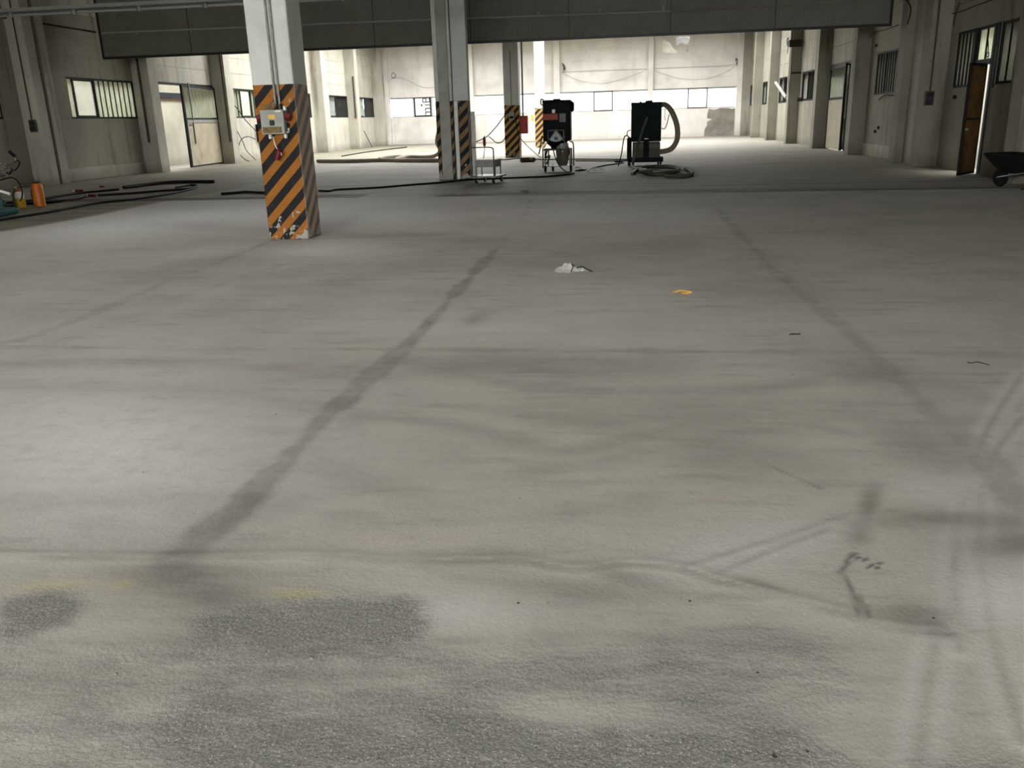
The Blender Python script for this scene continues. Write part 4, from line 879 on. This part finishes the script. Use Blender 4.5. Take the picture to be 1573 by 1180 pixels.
cn = thing('plastic_canister', 'tall orange plastic canister with narrow neck beside yellow bottle', 'canister', (-13.42, 18.3, 0))
MB().lathe([(.1, 0), (.125, .015), (.125, .46), (.11, .5), (.085, .53)], (0, 0, 0), 20).build('body', 'orange_plastic', cn); MB().lathe([(.085, .53), (.085, .56), (.04, .575)], (0, 0, 0), 16).build('cap', 'rust_frame', cn); MB().box(-.15, -.12, -.03, .03, .2, .38).build('side_grip', 'black_rubber', cn)
bo = thing('plastic_bottle', 'short yellow bottle with a white top beside the orange canister', 'bottle', (-13.66, 18.0, 0))
MB().lathe([(.08, 0), (.1, .012), (.1, .28), (.075, .33), (.03, .36)], (0, 0, 0), 18).build('body', 'yellow_plastic', bo); MB().lathe([(.09, .22), (.1025, .225), (.1025, .3), (.074, .36), (.05, .37)], (0, 0, 0), 18).build('label_sleeve', 'paper', bo); MB().lathe([(.03, .36), (.035, .42), (.02, .43)], (0, 0, 0), 12).build('cap', 'orange_plastic', bo)
bo2 = thing('plastic_bottle', 'dull translucent bottle half hidden behind the yellow bottle', 'bottle', (-14.0, 18.35, 0))
MB().lathe([(.09, 0), (.1, .01), (.1, .3), (.05, .36), (.03, .42)], (0, 0, 0), 16).build('body', 'bag_plastic', bo2); MB().lathe([(.035, .42), (.035, .46)], (0, 0, 0), 10).build('cap', 'yellow_plastic', bo2)

# wheelbarrow (local +y towards the wheel)
wbw = thing('wheelbarrow', 'dark wheelbarrow with a red painted tray nose beside the brown door', 'wheelbarrow', (7.7, 18.5, 0), math.radians(20))
tv = [(-.2, -.4, .3), (.2, -.4, .3), (.2, .35, .3), (-.2, .35, .3), (-.34, -.55, .62), (.34, -.55, .62), (.34, .72, .66), (-.34, .72, .66)]
def tray(sc, dz_): return [(x*sc, y*sc, z+dz_) for x, y, z in tv]
mb = MB().add(tray(1, 0)+tray(.95, .025), [(0, 1, 2, 3), (0, 1, 5, 4), (1, 2, 6, 5), (2, 3, 7, 6), (3, 0, 4, 7), (8, 11, 10, 9), (8, 12, 13, 9), (9, 13, 14, 10), (10, 14, 15, 11), (11, 15, 12, 8), (4, 5, 13, 12), (5, 6, 14, 13), (6, 7, 15, 14), (7, 4, 12, 15)])
mb.build('tray', 'barrow_black', wbw)
MB().add([(-.2, .352, .31), (.2, .352, .31), (.33, .70, .64), (-.33, .70, .64), (-.2, .37, .31), (.2, .37, .31), (.33, .725, .64), (-.33, .725, .64)], [(0, 1, 2, 3), (4, 7, 6, 5), (0, 4, 5, 1), (1, 5, 6, 2), (2, 6, 7, 3), (3, 7, 4, 0)]).build('nose_plate', 'barrow_red', wbw)
for s in (-1, 1):
    MB().tube([(s*.28, -1.05, .55), (s*.26, -.5, .36), (s*.2, .1, .26), (s*.07, .55, .19)], .018, 8, 4).build('frame_rail', 'steel_tube', wbw)
    MB().tube([(s*.28, -1.05, .55), (s*.285, -1.2, .59)], .024, 8).build('grip', 'black_rubber', wbw)
    MB().tube([(s*.25, -.4, .33), (s*.24, -.38, .03), (s*.24, -.3, .018)], .018, 8).build('leg', 'barrow_black', wbw)
MB().lathe([(.05, -.04), (.165, -.045), (.19, 0), (.165, .045), (.05, .04)], (0, .55, .19), 22, 'x').build('wheel', 'black_rubber', wbw)
MB().tube([(-.1, .55, .19), (.1, .55, .19)], .012, 6).build('axle', 'steel_tube', wbw)

# ------------------------------------------------------------------ hoses, cables and litter on the floor
def cable(name, pts, r, label, m='black_rubber', cat='cable', k=6):
    return tag(MB().tube([G(a, b, r) for a, b in pts], r, 7, k).build(name, m), label, cat)
cable('power_cable', [(-12, 320), (40, 313), (75, 311), (112, 306), (132, 301)], .03, 'black cable from the teal grinder to the red coupling near canister')
cable('power_cable', [(150, 300), (200, 297), (250, 293), (290, 290), (303, 286), (294, 284), (270, 288)], .03, 'black cable running on from the nearest red coupling and folding back')
cable('power_cable', [(-12, 340), (30, 333), (80, 325), (150, 312), (200, 307), (260, 298), (296, 290)], .025, 'long black cable curving along the edge of the pale ground floor')
cable('power_cable', [(-12, 314), (40, 309), (80, 303), (120, 297), (150, 294), (182, 291)], .03, 'black cable lying nearest the wall behind the canisters')
cable('black_hose', [(190, 288), (230, 283), (262, 280), (300, 279), (328, 279)], .05, 'thick black hose ending on the floor in front of the metal gate', cat='hose')
cable('power_cable', [(340, 298), (365, 296), (378, 295), (400, 296), (420, 296)], .035, 'black cable ending on pale floor just behind the striped pillar')
cable('power_cable', [(490, 293), (505, 293.5), (520, 291), (580, 288), (640, 283), (680, 280), (720, 276), (790, 273), (840, 271), (872, 268), (882, 266)], .025, 'long black cable crossing the floor past the trolley to black vacuum')
cable('power_cable', [(884, 262), (892, 262), (900, 261)], .022, 'short cable end beside black vacuum wheel')
cable('power_cable', [(905, 262), (912, 258), (930, 254), (945, 252), (957, 250), (955, 248.5), (945, 249)], .022, 'thin cable from connector towards the green vacuum')
cable('power_cable', [(884, 247), (930, 247.3), (965, 247)], .02, 'straight dark cable behind the two vacuums')
cable('power_cable', [(745, 245), (775, 245.5), (800, 243), (832, 245), (880, 244.5), (965, 245)], .022, 'long thin cable on the floor behind the trolley and vacuums')
for (x, y, lab, sc, a) in ((141, 302.5, 'red coupling plug on the floor nearest the orange canister', .65, -.1), (121, 295, 'dark red coupling between two cables farther along the floor', .65, .2), (156, 288, 'small dark red coupling nearest the wall', .5, 0), (892, 262.3, 'small dark red connector beside the black vacuum', .5, .1)):
    c = G(x, y); cp = thing('cable_coupling', lab, 'plug', (c.x, c.y, .055*sc), a)
    MB().lathe([(.03, -.16), (.05, -.14), (.055, .12), (.045, .14)], (0, 0, 0), 14, 'x').xf(Matrix.Scale(sc, 4)).build('sleeve', 'red_plastic', cp); MB().lathe([(.025, -.24), (.045, -.2), (.045, -.16)], (0, 0, 0), 12, 'x').xf(Matrix.Scale(sc, 4)).build('collar', 'white_plastic', cp); MB().lathe([(.045, .14), (.05, .17), (.03, .2)], (0, 0, 0), 12, 'x').xf(Matrix.Scale(sc, 4)).build('end_cap', 'barrow_red', cp)
ho = ribbed([G(488, 247.5, .09), G(540, 247.5, .09), G(590, 246, .09), G(630, 246.5, .09), G(680, 246.3, .09), G(696, 246, .09)], .085, 10, 'hose_grey', 'suction_hose'); tag(ho, 'thick beige hose lying straight across the floor behind the double pillar', 'hose')
ho = ribbed([G(583, 245, .1), G(590, 242.5, .1), G(612, 240.6, .1), G(620, 242, .1), G(606, 245.2, .1), (-10.2, 39.6, .1), (-9.0, 39.5, .1), (-8.55, 39.3, .35), onY(671, 218, 39.2), onY(674, 200, 39.1)], .085, 10, 'hose_grey', 'suction_hose'); tag(ho, 'beige hose looping on the floor and rising behind the double pillar', 'hose')
cable('power_cable', [(525, 240), (560, 234), (600, 229), (625, 226)], .03, 'dark cable lying across the bright floor beyond the beige hose')
tag(ribbed([(-4.2, 34.0, .09), (-3.9, 34.2, .09), (-3.7, 34.0, .09)], .09, 6, 'hose_dark', 'hose_end'), 'short dark hose piece lying behind the trolley handle', 'hose')
def air(name, pts, Y, r, lab): return tag(MB().tube([onY(a, b, Y) for a, b in pts], r, 6, 6).build(name, 'black_rubber'), lab, 'cable')
air('hanging_cable', [(725, 220.5), (740, 214), (749, 209), (762, 195), (775, 178), (783, 172)], 38.3, .02, 'thin cable stretched from the junction box over towards the trolley')
air('hanging_cable', [(750.5, 210), (755, 213), (762, 219), (769, 219), (774, 215), (777, 208)], 38.3, .02, 'slack loop of cable hung beside the striped pillar with red cabinet')
hp = thing('hanging_plug', 'dark red plug hanging on a cord above the trolley', 'plug', onY(744, 218, 38.2))
MB().lathe([(.03, .22), (.06, .15), (.07, -.1), (.04, -.2)], (0, 0, 0), 10).build('plug_body', 'red_plastic', hp); MB().tube([(0, 0, -.2), (-.03, 0, -.5), (-.12, 0, -.95)], .018, 6, 4).build('cord', 'black_rubber', hp); MB().tube([(0, 0, .2), (.04, 0, .26)], .018, 6).build('cord', 'black_rubber', hp)
air('hanging_cable', [(790, 176), (794, 195), (798, 210), (812, 226), (828, 240), (836, 244)], 37.9, .018, 'cable drooping from junction box to the floor by the black vacuum')
air('hanging_cable', [(797, 212), (796, 228), (790, 241), (786, 243)], 38.4, .018, 'cable hanging down the foot of the pillar with the red cabinet')
# crumpled heaps
def crumple(name, c, rx, ry, h, m, seed, label, cat, n=14, rings=5, parent=None):
    r = random.Random(seed); mb = MB(); v = [(0, 0, h)]; f = []
    for i in range(1, rings+1):
        t = i/rings
        for k in range(n):
            a = 2*math.pi*k/n; j = 1+.35*(r.random()-.5)
            v.append((rx*t*j*math.cos(a), ry*t*j*math.sin(a), max(.001, h*(1-t)**.8*(.55+.9*r.random()))))
    for k in range(n): f.append((0, 1+k, 1+(k+1) % n))
    for i in range(rings-1):
        for k in range(n): a = 1+i*n+k; b = 1+i*n+(k+1) % n; f.append((a, a+n, b+n, b))
    f.append(tuple(1+(rings-1)*n+k for k in range(n))[::-1])
    o = mb.add(v, f).build(name, m, parent)
    if label: tag(o, label, cat)
    o.location = c; return o
dp = thing('dust_heap', 'pale heap of concrete dust with a torn dark strip on open floor', 'heap', G(874, 416))
crumple('heap', (0, 0, 0), .17, .12, .075, 'dust_pile', 3, None, None, 18, 6, dp); crumple('heap_lump', (.13, .0, 0), .09, .07, .04, 'dust_pile', 5, None, None, 12, 4, dp)
MB().tube([(.03, -.13, .01), (.05, -.09, .055), (.03, -.03, .08), (.06, .02, .05)], .006, 5, 4).build('torn_strip', 'black_plastic', dp); MB().tube([(.09, -.08, .045), (.15, -.07, .055), (.2, -.08, .03), (.26, -.1, .008)], .008, 5, 4).build('torn_strip', 'black_plastic', dp)
cr = thing('crumpled_wrapper', 'crumpled yellow wrapper lying on the dusty floor', 'litter', G(1049, 451))
crumple('wrapper', (0.02, 0, 0), .055, .04, .018, 'yellow_rag', 8, None, None, 11, 4, cr); MB().tube([(-.09, .03, .012), (-.06, .01, .015), (-.02, .0, .03), (.03, .01, .02), (.08, .0, .012)], .008, 5, 3).build('twisted_strip', 'yellow_rag', cr)
crumple('crumpled_paper', G(916, 264.5), .3, .2, .14, 'paper', 12, 'white crumpled paper on the floor between the two vacuums', 'litter', 9, 3)
crumple('crumpled_paper', G(888, 258), .13, .1, .06, 'paper', 13, 'small white paper scrap just behind the black vacuum wheel', 'litter', 8, 3)
tag(MB().tube([G(1213, 514, .004), G(1218, 513, .006), G(1224, 513.5, .004), G(1229, 513, .004)], .006, 5, 3).build('wire_bit', 'dark_chip'), 'short black wire bit lying alone on pale floor', 'litter')
tag(MB().tube([G(1486, 556, .003), G(1492, 558, .004), G(1500, 556, .006), G(1510, 558, .004), G(1520, 561, .003)], .0028, 5, 4).build('wire_bit', 'dark_chip'), 'thin curved wire offcut lying near the wheel tracks', 'litter')
PEB = [(796, 927), (842, 927), (1034, 518), (1164, 1034), (424, 637), (220, 726), (940, 472), (520, 918), (1045, 921), (1060, 924), (482, 922), (178, 1036), (1190, 1163), (1218, 576), (798, 766), (1240, 1155), (478, 1012), (1376, 888), (1434, 950)]
for i, (x, y) in enumerate(PEB):
    c = G(x, y); s = .0036+.0026*rng.random()
    o = crumple('pebble', c, s*(1.2 if i != 16 else 2), s, s*1.1, 'stone' if i % 3 else 'dark_chip', 40+i, None, None, 8, 3)
    tag(o, 'small loose stone chip on the dusty floor', 'stone', 'stone chips on the floor')
# loose crumbs in the milled area: too many to count
mb = MB()
for i in range(1400):
    x, y = rng.random()*1573, 905+rng.random()**.8*275
    c = G(x, y); s = .0008+.0022*rng.random()**4
    a = rng.random(4)*.6+.7
    mb.add([(c.x-s*a[0], c.y-s, 0), (c.x+s*a[1], c.y-s*.6, 0), (c.x+s*.2, c.y+s*a[2], 0), (c.x, c.y, s*1.3*a[3])], [(0, 1, 3), (1, 2, 3), (2, 0, 3)])
o = mb.build('concrete_crumbs', 'stone', kind='stuff'); tag(o, 'fine concrete crumbs scattered over the milled floor', 'crumbs')
# lumps along the expansion strip
for i, (x, y) in enumerate(((694, 299), (716, 297.5), (806, 294), (712, 300))):
    crumple('mortar_lump', G(x, y), .12, .08, .03, 'stone', 70+i, 'dark crumbled mortar lump along the floor joint strip', 'rubble', 9, 3)['group'] = 'lumps along the floor joint'
